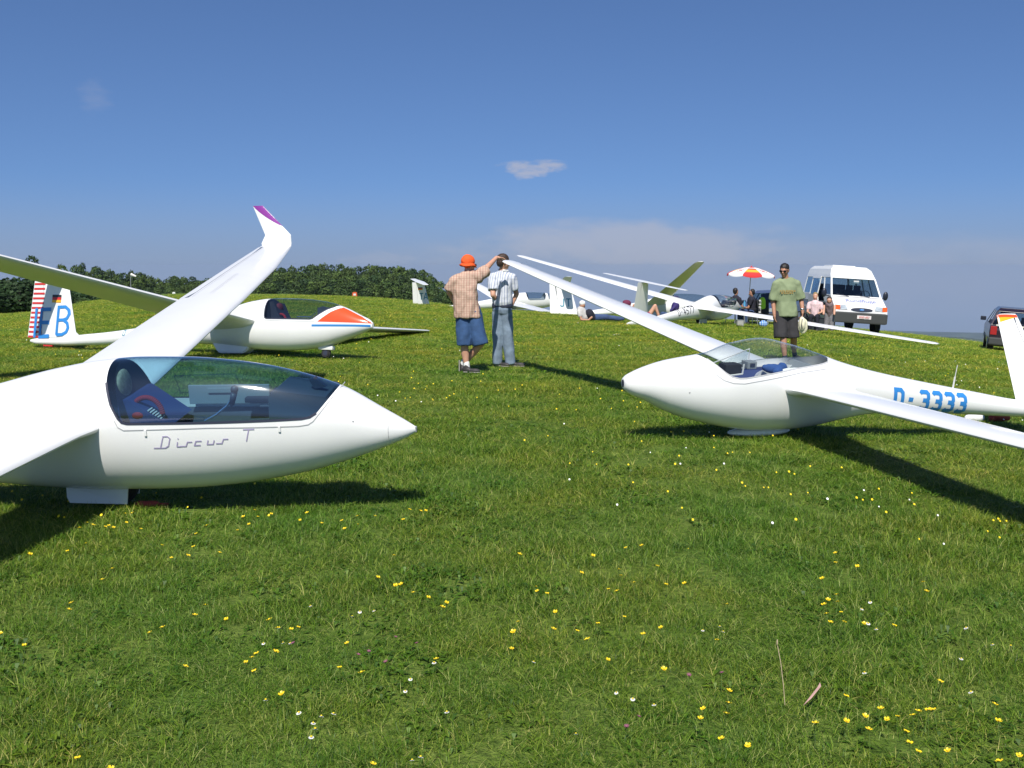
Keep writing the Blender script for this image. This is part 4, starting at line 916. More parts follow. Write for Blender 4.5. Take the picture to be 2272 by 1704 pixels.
b = MB(); b.ball(hP(0, -.022, .050), (.081, .098, .082), 16, hM); b.ball(hP(0, -.055, .0), (.076, .060, .065), 12, hM); b.fuse('hair', HAIRD, P3, .008, 2, folds=.003, fscale=30)
TEE = mat('tee_green', (.23, .28, .155), .9, var=.12, vscale=5, bump=.3, bscale=120)
b = MB(); b.torso([(.01, 0, .845, .198, .162), (.01, 0, .93, .195, .16), (.0, 0, 1.10, .175, .135), (0, 0, 1.26, .185, .14), (.0, 0, 1.38, .205, .125), (.0, 0, 1.46, .165, .10), (-.015, 0, 1.525, .080, .072)])
b.limb((0, 0, 1.455), (-.175, 0, 1.415), .095, .085); b.sleeve((-.175, 0, 1.415), (-.222, .01, 1.13), .080, .085); b.limb((0, 0, 1.455), (.185, 0, 1.415), .095, .085); b.sleeve((.185, 0, 1.415), (.272, .01, 1.15), .080, .085)
b.fuse('t_shirt', TEE, P3, .011, 4, folds=.013, fscale=6)
# faded print on the chest: two rows of letters, mostly worn away
PRT = mat('print_ochre', (.42, .27, .08), .9)
b = MB()
for r_, (z, n, w0) in enumerate(((1.300, 8, .034), (1.262, 6, .034))):
    for i in range(n):
        x = -.135 + i * .036 + (.03 if r_ else 0); yy = -.158 + abs(x) ** 2 * 1.2
        for q in range(3):
            if (i * 3 + q * 5 + r_) % 4: b.box((x + .010 * (q - 1), yy, z), (.007, .006, .028))
        b.box((x, yy, z + .012 * (1 if i % 2 else -1)), (.026, .006, .006))
pr = b.obj('chest_print', PRT, P3); tag(pr, kind='stuff')
b = MB(); b.limb((-.06, 0, .91), (.07, 0, .91), .125, .125); b.sleeve((-.085, 0, .88), (-.090, -.06, .455), .122, .118); b.sleeve((.10, 0, .88), (.150, -.01, .455), .122, .118); b.fuse('shorts', KHAKI, P3, .011, 4, folds=.009, fscale=6)
b = MB(); b.limb((-.018, -.115, .13), (-.012, -.12, .07), .044, .044); b.fuse('sock', SOCKD, P3, .01, 2); b = MB(); b.limb((.25, .26, .17), (.28, .33, .11), .042, .042); b.fuse('sock', SOCKD, P3, .01, 2)
shoe(P3, (-.25, -.95, 0), (-.015, -.12, .088)); shoe(P3, (.1, -.6, 0), (.29, .34, .12))
MB().cyl((.290, -.055, .965), (.293, -.058, .985), .034, .034, 16).obj('wristwatch', CHROME, P3, smooth=True)
H3 = empty('sun_hat', (x3 + .31, y3 - .10, gz(x3, y3) + .72), (0, 0, 0), "cream cloth sun hat dangling from the walking man's hand", 'hat')
b = MB(); b.ball((.0, 0, -.02), (.065, .075, .135)); b.ball((.02, 0, -.05), (.085, .030, .15)); b.fuse('crown', mat('hat_cream', (.74, .70, .50), .9, bump=.4, bscale=60), H3, .010, 3, folds=.008, fscale=11)
b = MB(); b.tube([(-.02, -.08, .08), (-.03, -.085, -.02), (-.015, -.085, -.10)], .007); b.obj('hat_band', SEAL, H3)

# ---- the resting people and the picnic on the crest
def small_person(label, loc, rot, parts, sk=SKIN):
    """parts: name -> (material, [limbs]); limb = (a, b, ra, rb)"""
    r = empty('person', loc, (0, 0, rot), label, 'person')
    for nm, (m, ls) in parts.items():
        b = MB()
        for a, c, ra, rb in ls: b.limb(a, c, ra, rb)
        b.fuse(nm, m, r, .016, 2, folds=.006 if nm not in ('body', 'hair') else 0, fscale=9)
    return r
def at_px(px, y, dz=0): x = (px - 1136) / 2335 * y; return (x, y, gz(x, y) + dz)
JEANS = mat('jeans_dark', (.04, .07, .16), .9, var=.2); GREYT = mat('shirt_grey', (.50, .48, .46), .9, var=.15); BLACKT = mat('shirt_black', (.012, .012, .022), .9, var=.3); MAROON = mat('cap_maroon', (.13, .015, .05), .8); MAR2 = mat('shorts_maroon', (.20, .015, .06), .85)
PINK = mat('shirt_pale_pink', (.68, .50, .50), .9, var=.2); TANC = mat('cap_tan', (.26, .19, .09), .9); WCAP = mat('cap_white', (.75, .75, .72), .9); BSHIRT = mat('shirt_blue', (.12, .20, .38), .9, var=.2)
small_person('person in white cap lying on one elbow on the grass, legs in jeans', at_px(1290, 35.2), 0, dict(
    body=(SKIN2, [((.02, 0, .50), (.03, 0, .53), .095, .10), ((.0, 0, .36), (.02, 0, .46), .05, .05), ((-.08, -.1, .34), (-.02, -.2, .06), .045, .04), ((-.02, -.2, .06), (.22, -.22, .05), .04, .035), ((.22, -.22, .05), (.33, -.2, .14), .035, .04)]),
    shirt=(GREYT, [((-.02, 0, .36), (.10, .0, .14), .15, .15), ((-.10, -.1, .33), (-.06, -.14, .20), .075, .07)]),
    jacket=(BLACKT, [((.25, .0, .24), (.36, .0, .12), .17, .13)]),
    trousers=(JEANS, [((.25, .05, .12), (.85, .05, .13), .13, .10), ((.85, .05, .13), (1.30, .0, .07), .09, .065), ((.30, .2, .12), (.9, .2, .12), .12, .09), ((.9, .2, .12), (1.4, .2, .07), .09, .06)]),
    cap=(WCAP, [((.01, 0, .60), (.04, 0, .60), .095, .09)])))
small_person('person in maroon cap and blue shirt lying with bare knees up behind the grey fin', at_px(1392, 36.0, .02), 0, dict(
    body=(SKIN, [((.0, 0, .52), (.05, 0, .50), .09, .09), ((.02, 0, .40), (.03, 0, .44), .05, .05), ((.72, -.05, .18), (.93, -.05, .52), .085, .07), ((.93, -.05, .52), (1.08, -.05, .12), .065, .045), ((.16, -.05, .42), (.2, -.08, .56), .045, .04)]),
    shirt=(BSHIRT, [((.05, 0, .34), (.35, 0, .16), .14, .15)]), shorts=(MAR2, [((.42, 0, .14), (.72, -.05, .20), .15, .12)]),
    cap=(MAROON, [((-.06, 0, .60), (.0, 0, .60), .13, .12)]), mat=(JEANS, [((.2, .1, .03), (1.4, .1, .03), .04, .04), ((.2, -.1, .03), (1.4, -.1, .03), .04, .04)])))
small_person('person in dark blue jacket sitting behind the white boom of D-4577', at_px(1498, 40, -.02), 0, dict(
    body=(SKIN2, [((.03, 0, .78), (.03, 0, .80), .09, .09), ((.02, 0, .62), (.03, 0, .7), .05, .05)]), jacket=(mat('jacket_navy', (.03, .02, .12), .8), [((.0, 0, .60), (-.05, 0, .22), .15, .16), ((.0, -.1, .6), (-.2, -.2, .42), .06, .05)]),
    trousers=(JEANS, [((-.05, 0, .14), (-.5, -.1, .30), .12, .08), ((-.5, -.1, .30), (-.62, -.1, .05), .07, .05)]), cap=(mat('cap_navy', (.02, .015, .09), .8), [((.0, 0, .88), (.07, 0, .86), .10, .09)])))
def seated(label, loc, rot, top, hair=HAIRD, legs=JEANS, sk=SKIN2, hat=None):
    d = dict(body=(sk, [((0, 0, 1.22), (0, .01, 1.14), .088, .075), ((0, -.01, 1.0), (0, -.01, 1.1), .05, .048), ((-.20, 0, .95), (-.24, .10, .66), .05, .04), ((-.24, .10, .66), (-.14, .33, .62), .038, .032), ((.20, 0, .95), (.24, .10, .66), .05, .04), ((.24, .10, .66), (.14, .33, .62), .038, .032), ((.0, .085, 1.17), (.0, .105, 1.14), .014, .016)]),
             shirt=(top, [((0, 0, .93), (0, -.02, .55), .155, .16), ((0, 0, .95), (-.19, 0, .93), .09, .08), ((0, 0, .95), (.19, 0, .93), .09, .08), ((-.19, 0, .93), (-.225, .05, .78), .075, .065), ((.19, 0, .93), (.225, .05, .78), .075, .065)]),
             trousers=(legs, [((-.09, -.02, .50), (-.11, .40, .50), .10, .075), ((-.11, .40, .50), (-.12, .42, .10), .07, .05), ((.09, -.02, .50), (.11, .40, .50), .10, .075), ((.11, .40, .50), (.12, .42, .10), .07, .05)]),
             shoes=(SHOE, [((-.12, .40, .05), (-.12, .54, .04), .045, .04), ((.12, .40, .05), (.12, .54, .04), .045, .04)]),
             hair=(hat or hair, [((0, -.03, 1.255), (0, -.035, 1.19), .094, .085)]))
    return small_person(label, loc, rot, d)
def chair(label, loc, rot, m, spots=None):
    r = empty('camping_chair', loc, (0, 0, rot), label, 'chair', 'camping chairs under the parasol')
    MB().box((0, 0, .42), (.50, .46, .03), bev=.01).obj('seat', m, r)
    MB().box((0, -.25, .70), (.50, .03, .52), rot=Matrix.Rotation(-.2, 3, 'X'), bev=.01).obj('backrest', m, r)
    for sx in (-1, 1):
        for sy in (-1, 1): MB().cyl((sx * .24, sy * .21, .42), (sx * .25, sy * .25, 0), .012).obj('leg', GREYP, r)
        MB().box((sx * .27, .02, .62), (.05, .45, .025), bev=.008).obj('armrest', m, r)
    if spots:
        b = MB(); k = random.Random(len(label))
        for _ in range(26): b.box((k.uniform(-.23, .23), -.31 - .0, k.uniform(.47, .93)), (.05, .07, .05))
        tag(b.obj('printed_pattern', spots, r), kind='stuff')
    return r
FAB1 = mat('chair_green', (.03, .12, .09), .9); FAB2 = mat('chair_black', (.02, .02, .022), .9)
l1 = at_px(1631, 38.6); l2 = at_px(1666, 38.9); 
chair('dark green camping chair with white dots, left of the parasol pole', l1, R(-60), FAB1, WCAP)
chair('black camping chair with pale pattern, right of the parasol pole', l2, R(75), FAB2, GREYT)
seated('dark haired person in black top sitting left of the parasol pole', l1, R(-60), BLACKT)
seated('short haired person in black shirt sitting right of the parasol pole', l2, R(75), BLACKT)
lw = at_px(1807, 36.5); bx = MB().box((0, 0, .23), (.52, .42, .42), bev=.02)
cr = empty('storage_box', lw, (0, 0, .1), 'black storage box on the grass that the person in the tan cap sits on', 'box'); bx.obj('box_body', mat('box_black', (.02, .025, .03), .6), cr); MB().box((0, 0, .455), (.55, .45, .03), bev=.01).obj('lid', mat('box_black', (.02, .025, .03), .6), cr)
seated('person in tan cap and pale pink T-shirt sitting beside the open van door', (lw[0], lw[1], lw[2]), R(160), PINK, hair=TANC, hat=TANC, legs=BLACKT, sk=SKIN)
small_person('person in grey and maroon striped top bending beside the van wheel', at_px(1839, 37.2), R(160), dict(
    body=(SKIN, [((0, .2, 1.08), (0, .2, 1.12), .085, .09), ((-.18, .05, .9), (-.18, .22, .62), .045, .04), ((.18, .05, .9), (.18, .22, .62), .045, .04)]),
    shirt=(cloth_pattern('top_striped', (.34, .28, .28), [((.10, .02, .04), .9, 'X', 9, .5)], 1.), [((0, .1, .98), (0, -.05, .62), .14, .13)]),
    trousers=(cloth_pattern('trousers_striped', (.30, .29, .30), [((.02, .02, .03), .95, 'X', 9, .5)], 1.), [((-.07, -.05, .6), (-.10, 0, .08), .11, .07), ((.07, -.05, .6), (.10, 0, .08), .11, .07)]),
    hair=(HAIRB, [((0, .18, 1.15), (0, .17, 1.10), .095, .09)])))
# ------------------------------------------------------------------ vehicles
def panelled(root, rows, cols, side_holes, front_holes, rear_holes, paint, glass, th=.03, names=('windscreen', 'side_window', 'rear_window'), open_=()):
    """car body as a grid of panels; holes become real openings with panes set in them"""
    V = {}; bm = bmesh.new()
    def P(i, j, s): z, w, xr, xf = rows[i]; return (xr + (xf - xr) * cols[j], s * w, z)
    def F_(i, q, front): z, w, xr, xf = rows[i]; return ((xf if front else xr) + (-.0), w * q, z)
    key = lambda p: tuple(round(c, 5) for c in p)
    def v(p):
        k = key(p)
        if k not in V: V[k] = bm.verts.new(p)
        return V[k]
    nr, nc = len(rows), len(cols)
    panes = []
    for s in (-1, 1):
        for i in range(nr - 1):
            for j in range(nc - 1):
                q = [P(i, j, s), P(i, j + 1, s), P(i + 1, j + 1, s), P(i + 1, j, s)]
                if (i, j) in side_holes or (i, j, s) in side_holes:
                    if (i, j, s) not in open_: panes.append(('side_window', q, Vector((0, s, 0))))
                    continue
                bm.faces.new([v(p) for p in q])
    ys = [-1, -.93, .93, 1]
    for front in (True, False):
        for i in range(nr - 1):
            for k in range(3):
                q = [F_(i, ys[k], front), F_(i, ys[k + 1], front), F_(i + 1, ys[k + 1], front), F_(i + 1, ys[k], front)]
                if k == 1 and i in (front_holes if front else rear_holes): panes.append((names[0] if front else names[2], q, Vector((1 if front else -1, 0, 0)))); continue
                bm.faces.new([v(p) for p in q])
    i = nr - 1
    for j in range(nc - 1):
        L_ = [P(i, j, -1), P(i, j + 1, -1), P(i, j + 1, 1), P(i, j, 1)]
        if j in (0, nc - 2) or True:
            mids = [[(p[0], rows[i][1] * y, p[2] + .02 * (1 - y * y)) for y in ys] for p in (L_[0], L_[1])]
            for k in range(3): bm.faces.new([v(mids[0][k]) if abs(ys[k]) < 1 else v(P(i, j, ys[k])), v(mids[1][k]) if abs(ys[k]) < 1 else v(P(i, j + 1, ys[k])), v(mids[1][k + 1]) if abs(ys[k + 1]) < 1 else v(P(i, j + 1, ys[k + 1])), v(mids[0][k + 1]) if abs(ys[k + 1]) < 1 else v(P(i, j, ys[k + 1]))])
    bmesh.ops.remove_doubles(bm, verts=bm.verts, dist=.0008); bmesh.ops.recalc_face_normals(bm, faces=bm.faces)
    es = [e for e in bm.edges if len(e.link_faces) == 2 and e.calc_face_angle() > R(28)]
    o = from_bm('body', bm, paint, root); so_ = o.modifiers.new('th', 'SOLIDIFY'); so_.thickness = th; so_.offset = -1
    bv = o.modifiers.new('bv', 'BEVEL'); bv.width = .022; bv.segments = 2; bv.limit_method = 'ANGLE'; bv.angle_limit = R(25)
    for nm, q, n in panes:
        c = sum((Vector(p) for p in q), Vector()) / 4; from_data(nm, [Vector(p) + (c - Vector(p)) * .01 - n * .012 for p in q], [(0, 1, 2, 3)], glass, root)
    return o
def road_wheel(root, x, y, r=.33, w=.2):
    s = 1 if y > 0 else -1
    b = MB(); b.cyl((x, y - w / 2, r), (x, y + w / 2, r), r, r, 28); o = b.obj('wheel', RUBBER, root)
    MB().cyl((x, y + s * w * .5, r), (x, y + s * (w * .5 + .012), r), r * .6, r * .55, 20).obj('hub_cap', mat('hub_silver', (.45, .45, .46), .35, .8), o)
def flush(nm, pts, m, root, th=.01):
    a, b_, c = Vector(pts[0]), Vector(pts[1]), Vector(pts[2]); n = (b_ - a).cross(c - a).normalized(); return MB().prism([Vector(p) for p in pts], n, th).obj(nm, m, root)
VANW = mat('van_white', (.80, .80, .76), .3, coat=.4, var=.03, vscale=2); BUMP = mat('bumper_grey', (.05, .052, .05), .6); LAMPG = mat('lamp_glass', (.55, .60, .62), .12, .3); AMBER = mat('indicator_amber', (.80, .12, .015), .25)
PLASTIC = mat('plastic_navy', (.015, .018, .03), .4)
vl = (12.98, 41.6)
VAN = empty('passenger_van', (vl[0], vl[1], gz(*vl)), (R(0), 0, R(269.5)), 'white high roof passenger van with open side door, parked on the crest', 'van')
VAN.rotation_euler = (R(-3.6), 0, R(269.5))
rows = [(.40, .93, -2.42, 2.22), (.58, .97, -2.45, 2.33), (.86, .985, -2.45, 2.31), (1.02, .985, -2.45, 2.17), (1.40, .962, -2.44, 1.56), (2.05, .865, -2.38, 1.02), (2.17, .84, -2.36, .86), (2.38, .775, -2.32, .66), (2.50, .64, -2.2, .46)]
cols = [0, .03, .27, .31, .50, .535, .735, .765, .90, .985, 1]
holes = {(4, 1), (4, 3), (4, 5), (4, 7), (4, 8)} | {(i, 5, -1) for i in (1, 2, 3, 4)}
panelled(VAN, rows, cols, holes, {4}, {4}, VANW, GL_CAR, open_={(i, 5, -1) for i in (1, 2, 3, 4)})
for sx in (-1.75, 1.45):
    for sy in (-.86, .86): road_wheel(VAN, sx, sy)
MB().box((-.1, 0, .44), (4.4, 1.8, .06)).obj('floor', BUMP, VAN)
for x in (-1.6, -.65, .35):
    for y in (-.48, .0, .48):
        if x > 0 and y == 0: continue
        b = MB(); b.box((x, y, .92), (.46, .44, .14), bev=.03).box((x - .24, y, 1.28), (.12, .44, .66), rot=Matrix.Rotation(-.12, 3, 'Y'), bev=.04).box((x - .29, y, 1.70), (.09, .26, .20), bev=.03).obj('seat', DARK, VAN)
MB().box((1.45, 0, 1.28), (.42, 1.75, .16), bev=.04).obj('dashboard', mat('dash_grey', (.12, .11, .13), .7), VAN)
b = MB(); q = [(1.10 + .07 * math.sin(a), .45 + .20 * math.cos(a), 1.42 + .19 * math.sin(a)) for a in np.linspace(0, 6.283, 20)]; b.tube(q, .015, 6).obj('steering_wheel', SEAL, VAN)
# front
b = MB(); b.box((2.33, 0, .60), (.16, 1.90, .40), bev=.05).box((2.1, .95, .60), (.6, .06, .36), bev=.02).box((2.1, -.95, .60), (.6, .06, .36), bev=.02); bp_ = b.obj('bumper', BUMP, VAN)
MB().box((2.36, 0, .47), (.05, 1.2, .07), bev=.02).obj('air_intake', GREYP, bp_)
for s in (-1, 1):
    b = MB(); b.prism([(2.30, s * .50, .90), (2.30, s * .78, .87), (2.28, s * .78, 1.035), (2.20, s * .56, 1.04)], (1, 0, .3), .02); h_ = b.obj('headlight', LAMPG, VAN)
    MB().prism([(2.30, s * .79, .87), (2.28, s * .97, .87), (2.26, s * .97, 1.04), (2.28, s * .79, 1.035)], (1, 0, .3), .022).obj('indicator', AMBER, VAN)
    b = MB(); b.ball((1.38, s * 1.17, 1.46), (.06, .10, .17), 12); b.limb((1.42, s * .97, 1.34), (1.40, s * 1.1, 1.36), .02, .02); b.obj('wing_mirror', PLASTIC, VAN, smooth=True)
def disc(root, nm, m, c, ry, rz, n=Vector((1, 0, .12)), th=.015, seg=32):
    return MB().prism([Vector(c) + Vector((-.12 * rz * math.sin(a), ry * math.cos(a), rz * math.sin(a))) for a in [2 * math.pi * k / seg for k in range(seg)]], n.normalized(), th).obj(nm, m, root)
disc(VAN, 'grille', SEAL, (2.315, .02, .905), .41, .07, th=.012); disc(VAN, 'emblem', BLUE, (2.328, .02, .905), .085, .034, th=.008)
flush('licence_plate', [(2.415, -.16, .57), (2.415, .36, .57), (2.415, .36, .70), (2.415, -.16, .70)], mat('plate_white', (.74, .68, .66), .5), VAN)
def writing(s, nm, size, m, parent, loc, xdir, ydir, align='CENTER', ext=.002):
    cu = bpy.data.curves.new(nm, 'FONT'); cu.body = s; cu.size = size; cu.extrude = ext; cu.align_x = align; cu.align_y = 'CENTER'
    t = bpy.data.objects.new('t', cu); COL.objects.link(t); dg = bpy.context.evaluated_depsgraph_get(); me = bpy.data.meshes.new_from_object(t.evaluated_get(dg)); bpy.data.objects.remove(t)
    me.materials.clear(); o = link(nm, me, m, parent); X = Vector(xdir).normalized(); Y = Vector(ydir).normalized(); Z = X.cross(Y)
    M_ = Matrix((X, Y, Z)).transposed().to_4x4(); M_.translation = Vector(loc) + Z * .03; o.matrix_local = M_; tag(o, kind='stuff'); return o
up_h = (-.61, 0, .38)
LET = mat('lettering_lilac', (.30, .32, .56), .5)
writing('Rundflüge', 'bonnet_lettering', .29, LET, VAN, (1.88, .08, 1.21), (0, 1, 0), up_h)
for x, y, w in ((2.02, -.12, .38), (2.08, .22, .30)): MB().box((x, y, 1.215 - (x - 1.88) * .62), (.012, w, .004), rot=Matrix.Rotation(.538, 3, 'Y')).obj('bonnet_subline', GREYP, VAN)
writing('Ford', 'emblem_lettering', .05, WEB, VAN, (2.334, .02, .905), (0, 1, 0), (-.12, 0, 1))
writing('KSD·457', 'plate_characters', .105, REDP, VAN, (2.424, .10, .635), (0, 1, 0), (0, 0, 1))
MB().box((1.10, .10, 1.93), (.01, .20, .10)).obj('window_sticker', WEB, VAN); MB().box((1.50, .0, 1.39), (.06, .30, .03)).obj('paper', WEB, VAN)
b = MB(); b.tube([(1.64, .5, 1.375), (1.56, .0, 1.44)], .010).tube([(1.64, -.3, 1.375), (1.56, -.75, 1.44)], .010).obj('wipers', SEAL, VAN)
# the slid-back door, with its own window, and trim lines along the side
fr = MB(); fr.prism([(-1.20, -1.02, .55), (-.05, -1.02, .55), (-.05, -1.02, 1.36), (-1.20, -1.02, 1.36)], (0, -1, 0), .03)
for x in (-1.20, -.12): fr.prism([(x, -1.00, 1.36), (x + .07, -1.00, 1.36), (x + .07, -.905, 2.05), (x, -.905, 2.05)], (0, -1, 0), .03)
fr.prism([(-1.20, -.92, 2.0), (-.05, -.92, 2.0), (-.05, -.90, 2.08), (-1.20, -.90, 2.08)], (0, -1, 0), .03); sdr = fr.obj('sliding_door', VANW, VAN)
MB().prism([(-1.13, -1.01, 1.36), (-.12, -1.01, 1.36), (-.12, -.925, 2.0), (-1.13, -.925, 2.0)], (0, -1, 0), .006).obj('door_window', GL_CAR, sdr)
for z in (1.10, .80): MB().box((-.6, -1.0, z), (3.5, .02, .05)).obj('side_trim', GREYP, VAN)
for k in range(5): MB().box((-1.1 + k * .55, -1.006, .95), (.16, .012, .24)).obj('side_stripe', BUMP, VAN)
MB().box((-.9, 0, 2.53), (1.2, .9, .04), bev=.015).obj('roof_vent', VANW, VAN)

def car(label, loc, hd, paint, roll=0, group=None):
    r = empty('parked_car', (loc[0], loc[1], gz(*loc)), (R(roll), 0, R(hd)), label, 'car', group)
    rw = [(.26, .78, -1.85, 1.86), (.50, .81, -1.92, 1.95), (.74, .82, -1.92, 1.92), (.92, .80, -1.88, 1.05), (1.32, .64, -1.55, .35), (1.42, .56, -1.35, .15)]
    panelled(r, rw, [0, .06, .22, .25, .56, .60, .93, 1], {(3, 1), (3, 3), (3, 5)}, {3}, {3}, paint, GL_CAR)
    for x in (-1.25, 1.25):
        for y in (-.72, .72): road_wheel(r, x, y, .29, .18)
    for y in (-.36, .36):
        for x in (-.75, .1): MB().box((x, y, .60), (.45, .46, .14), bev=.03).box((x - .24, y, .88), (.10, .44, .5), rot=Matrix.Rotation(-.15, 3, 'Y'), bev=.04).box((x - .29, y, 1.20), (.07, .25, .15), bev=.03).obj('seat', DARK, r)
    MB().box((0, 0, .30), (3.6, 1.5, .06)).obj('floor', BUMP, r)
    MB().box((.75, 0, .88), (.4, 1.5, .12), bev=.03).obj('dashboard', DARK, r)
    MB().box((-1.93, 0, .42), (.12, 1.62, .22), bev=.04).obj('bumper', BUMP, r); MB().box((1.95, 0, .42), (.12, 1.62, .22), bev=.04).obj('bumper', BUMP, r)
    for s in (-1, 1):
        MB().box((-1.915, s * .70, .74), (.05, .18, .26), bev=.01).obj('tail_light', mat('tail_red', (.35, .02, .02), .25), r)
        MB().box((1.93, s * .60, .66), (.05, .30, .14), bev=.01).obj('headlight', LAMPG, r)
        b = MB(); b.box((.78, s * .92, .98), (.10, .17, .13), bev=.03).obj('wing_mirror', PLASTIC, r)
    return r
c1 = car('dark maroon hatchback with pale strip below its rear window, right edge of the field', (16.0, 33.6), 68, mat('car_maroon', (.018, .010, .018), .35, coat=.5), roll=4)
MB().box((-1.925, 0, .905), (.05, 1.30, .05), bev=.01).obj('tailgate_strip', mat('strip_cream', (.6, .58, .5), .5), c1); b = MB(); b.tube([(-1.93, -.25, .95), (-1.90, .05, .99)], .010).obj('rear_wiper', SEAL, c1)
car('dark blue hatchback parked behind the man in the green T-shirt', (10.75, 43.6), 240, mat('car_blue', (.06, .085, .16), .3, coat=.5), roll=2)

# ------------------------------------------------------------------ parasol and picnic things
px_, py_ = 8.84, 39.6; pz = gz(px_, py_); top = 2.16
PAR = empty('parasol', (px_, py_, pz), (R(1.5), R(2.5), R(14)), 'white parasol with orange, yellow and red striped panels and oval emblems', 'parasol')
MB().cyl((0, 0, -.05), (0, 0, top), .016, .014, 10).obj('pole', mat('pole_cream', (.55, .52, .46), .4), PAR)
MB().ball((0, 0, top + .02), .03).obj('finial', REDP, PAR, smooth=True)
PW = mat('fabric_white', (.80, .79, .78), .85); PO = mat('fabric_orange', (.78, .14, .03), .85); PR = mat('fabric_red', (.60, .03, .03), .85); PY = mat('fabric_yellow', (.85, .40, .03), .85); PP = mat('fabric_pink', (.62, .06, .12), .85)
RAD = .90; nG = 8
def par_pt(a, f, g):      # angle in the gore (-1..1), f from hub to rim, g gore index
    th = 2 * math.pi * (g + .5 + a / 2) / nG; r = RAD * f * (1 - .03 * (1 - abs(a)) * f); sag = .045 * (1 - a * a) * f * f
    return (r * math.cos(th), r * math.sin(th), top - .25 * f ** 1.6 - .02 * f + (sag * 0) - (.05 * (1 - a * a) if f > .985 else 0))
for g in range(nG):
    nb_, na_ = 12, 6; V = [par_pt(-1 + 2 * j / na_, .02 + .98 * i / nb_, g) for i in range(nb_ + 1) for j in range(na_ + 1)]
    V += [(v[0] * .995, v[1] * .995, v[2] - .07) for v in V[-(na_ + 1):]]
    Fq = [(i * (na_ + 1) + j, i * (na_ + 1) + j + 1, (i + 1) * (na_ + 1) + j + 1, (i + 1) * (na_ + 1) + j) for i in range(nb_ + 1) for j in range(na_)]
    o = from_data('panel', V, Fq, [PW, PO, PR, PY, PP], PAR, True)
    for k, p in enumerate(o.data.polygons):
        i = k // na_
        if g % 2: p.material_index = [4, 4, 1, 0, 2, 2, 3, 3, 3, 1, 2, 2, 2][i]
        else: p.material_index = 4 if i < 2 else 0
    if g % 2 == 0:      # oval emblem on the white panels
        def EM(u, v, g=g): q = par_pt(u, v, g); return Vector(q) + Vector((0, 0, .004))
        strip('emblem_ring', [[(.52 * math.cos(a), .66 + .13 * math.sin(a)) for a in np.linspace(0, 2 * math.pi, 25)]], EM, .035, PO, PAR, sub=.2)
        strip('emblem_bar', [[(-.34, .66), (.34, .66)]], EM, .07, PR, PAR, sub=.1)
    th = 2 * math.pi * g / nG; MB().cyl((0, 0, top - .02), (RAD * math.cos(th) * .98, RAD * math.sin(th) * .98, top - .335), .005).obj('rib', CHROME, PAR)
tb = at_px(1649, 39.2); T_ = empty('picnic_table', tb, (0, 0, .2), 'low folding table with light blue bottles between the seated people', 'table')
MB().box((0, 0, .55), (.6, .5, .03), bev=.008).obj('table_top', GREYP, T_)
for sx in (-1, 1):
    for sy in (-1, 1): MB().cyl((sx * .26, sy * .2, 0), (sx * .26, sy * .2, .54), .012).obj('leg', CHROME, T_)
CY = mat('bottle_cyan', (.10, .38, .62), .3)
for i, (x, y, h) in enumerate(((-.08, 0, .22), (.04, .05, .28), (.14, -.06, .20))):
    o = MB().cyl((0, 0, 0), (0, 0, h), .04, .035, 14).cyl((0, 0, h), (0, 0, h + .05), .018).obj('water_bottle', CY, None, smooth=False, loc=(tb[0] + x, tb[1] + y, tb[2] + .565)); tag(o, ('light blue water bottle at the left on the folding table', 'tallest light blue water bottle, middle of the folding table', 'shortest light blue water bottle, right on the folding table')[i], 'bottle', 'bottles on the picnic table')
q = at_px(1641, 36.6); g_ = empty('cool_box', q, (0, 0, .1), 'small grey box standing on the grass below the parasol', 'box'); MB().box((0, 0, .10), (.22, .2, .20), bev=.01).obj('box_body', mat('box_grey', (.36, .36, .34), .7), g_); MB().box((0, 0, .205), (.23, .21, .02), bev=.006).obj('lid', GREYP, g_)
q = at_px(1693, 36.7); b = MB(); b.ball((0, 0, .12), (.15, .12, .12), 16); o = b.fuse('bag', cloth_pattern('bag_blue', (.10, .28, .62), [((.6, .68, .8), .8, 'X', 4, .4), ((.05, .1, .3), .6, 'Z', 5, .3)], 1.), None, .014, 3, folds=.01, loc=q); tag(o, 'round blue and white bag on the grass beside the green shirted man', 'bag')
q = at_px(1690, 40.2); b = MB(); b.torso([(0, 0, .62, .13, .05), (0, 0, .80, .12, .05), (0, 0, .98, .11, .045), (0, 0, 1.06, .06, .03)]); v_ = b.fuse('safety_vest', mat('hivis', (.45, .80, .03), .7), None, .014, 2, folds=.012, loc=q); tag(v_, 'neon yellow safety vest hung over a chair back near the parasol', 'vest')
cv_ = chair('folding chair with the neon yellow vest over its back', (q[0], q[1] + .24, q[2]), 0, FAB2)
q = (5.42, 12.1); b = MB(); b.limb((-.12, 0, .04), (.02, .03, .05), .045, .05); b.fuse('sandal_bag', SOCKW, None, .012, 2, folds=.008, loc=(q[0], q[1], gz(*q)))
o = COL.objects[-1]; tag(o, 'small white cloth bag on the grass behind the D-3333 boom', 'bag')
b = MB(); b.limb((0, 0, .04), (.16, .04, .05), .04, .045); b.limb((.05, -.03, .07), (.2, .03, .04), .03, .03); o = b.fuse('red_jacket', mat('cloth_brick', (.30, .05, .035), .9), None, .012, 2, folds=.01, loc=(q[0] + .17, q[1] + .05, gz(*q))); tag(o, 'rolled brick red jacket on the grass behind the D-3333 boom', 'jacket')
b = MB(); b.limb((0, 0, .02), (.10, .01, .025), .028, .022); b.limb((.10, .01, .02), (.17, .03, .02), .012, .008); o = b.fuse('pennant', mat('cloth_red_dull', (.32, .05, .04), .9), None, .008, 2, folds=.006, loc=(-2.47, 6.86, 0)); tag(o, 'dull red cloth pennant in the shadow beside the nearest gear door', 'pennant')

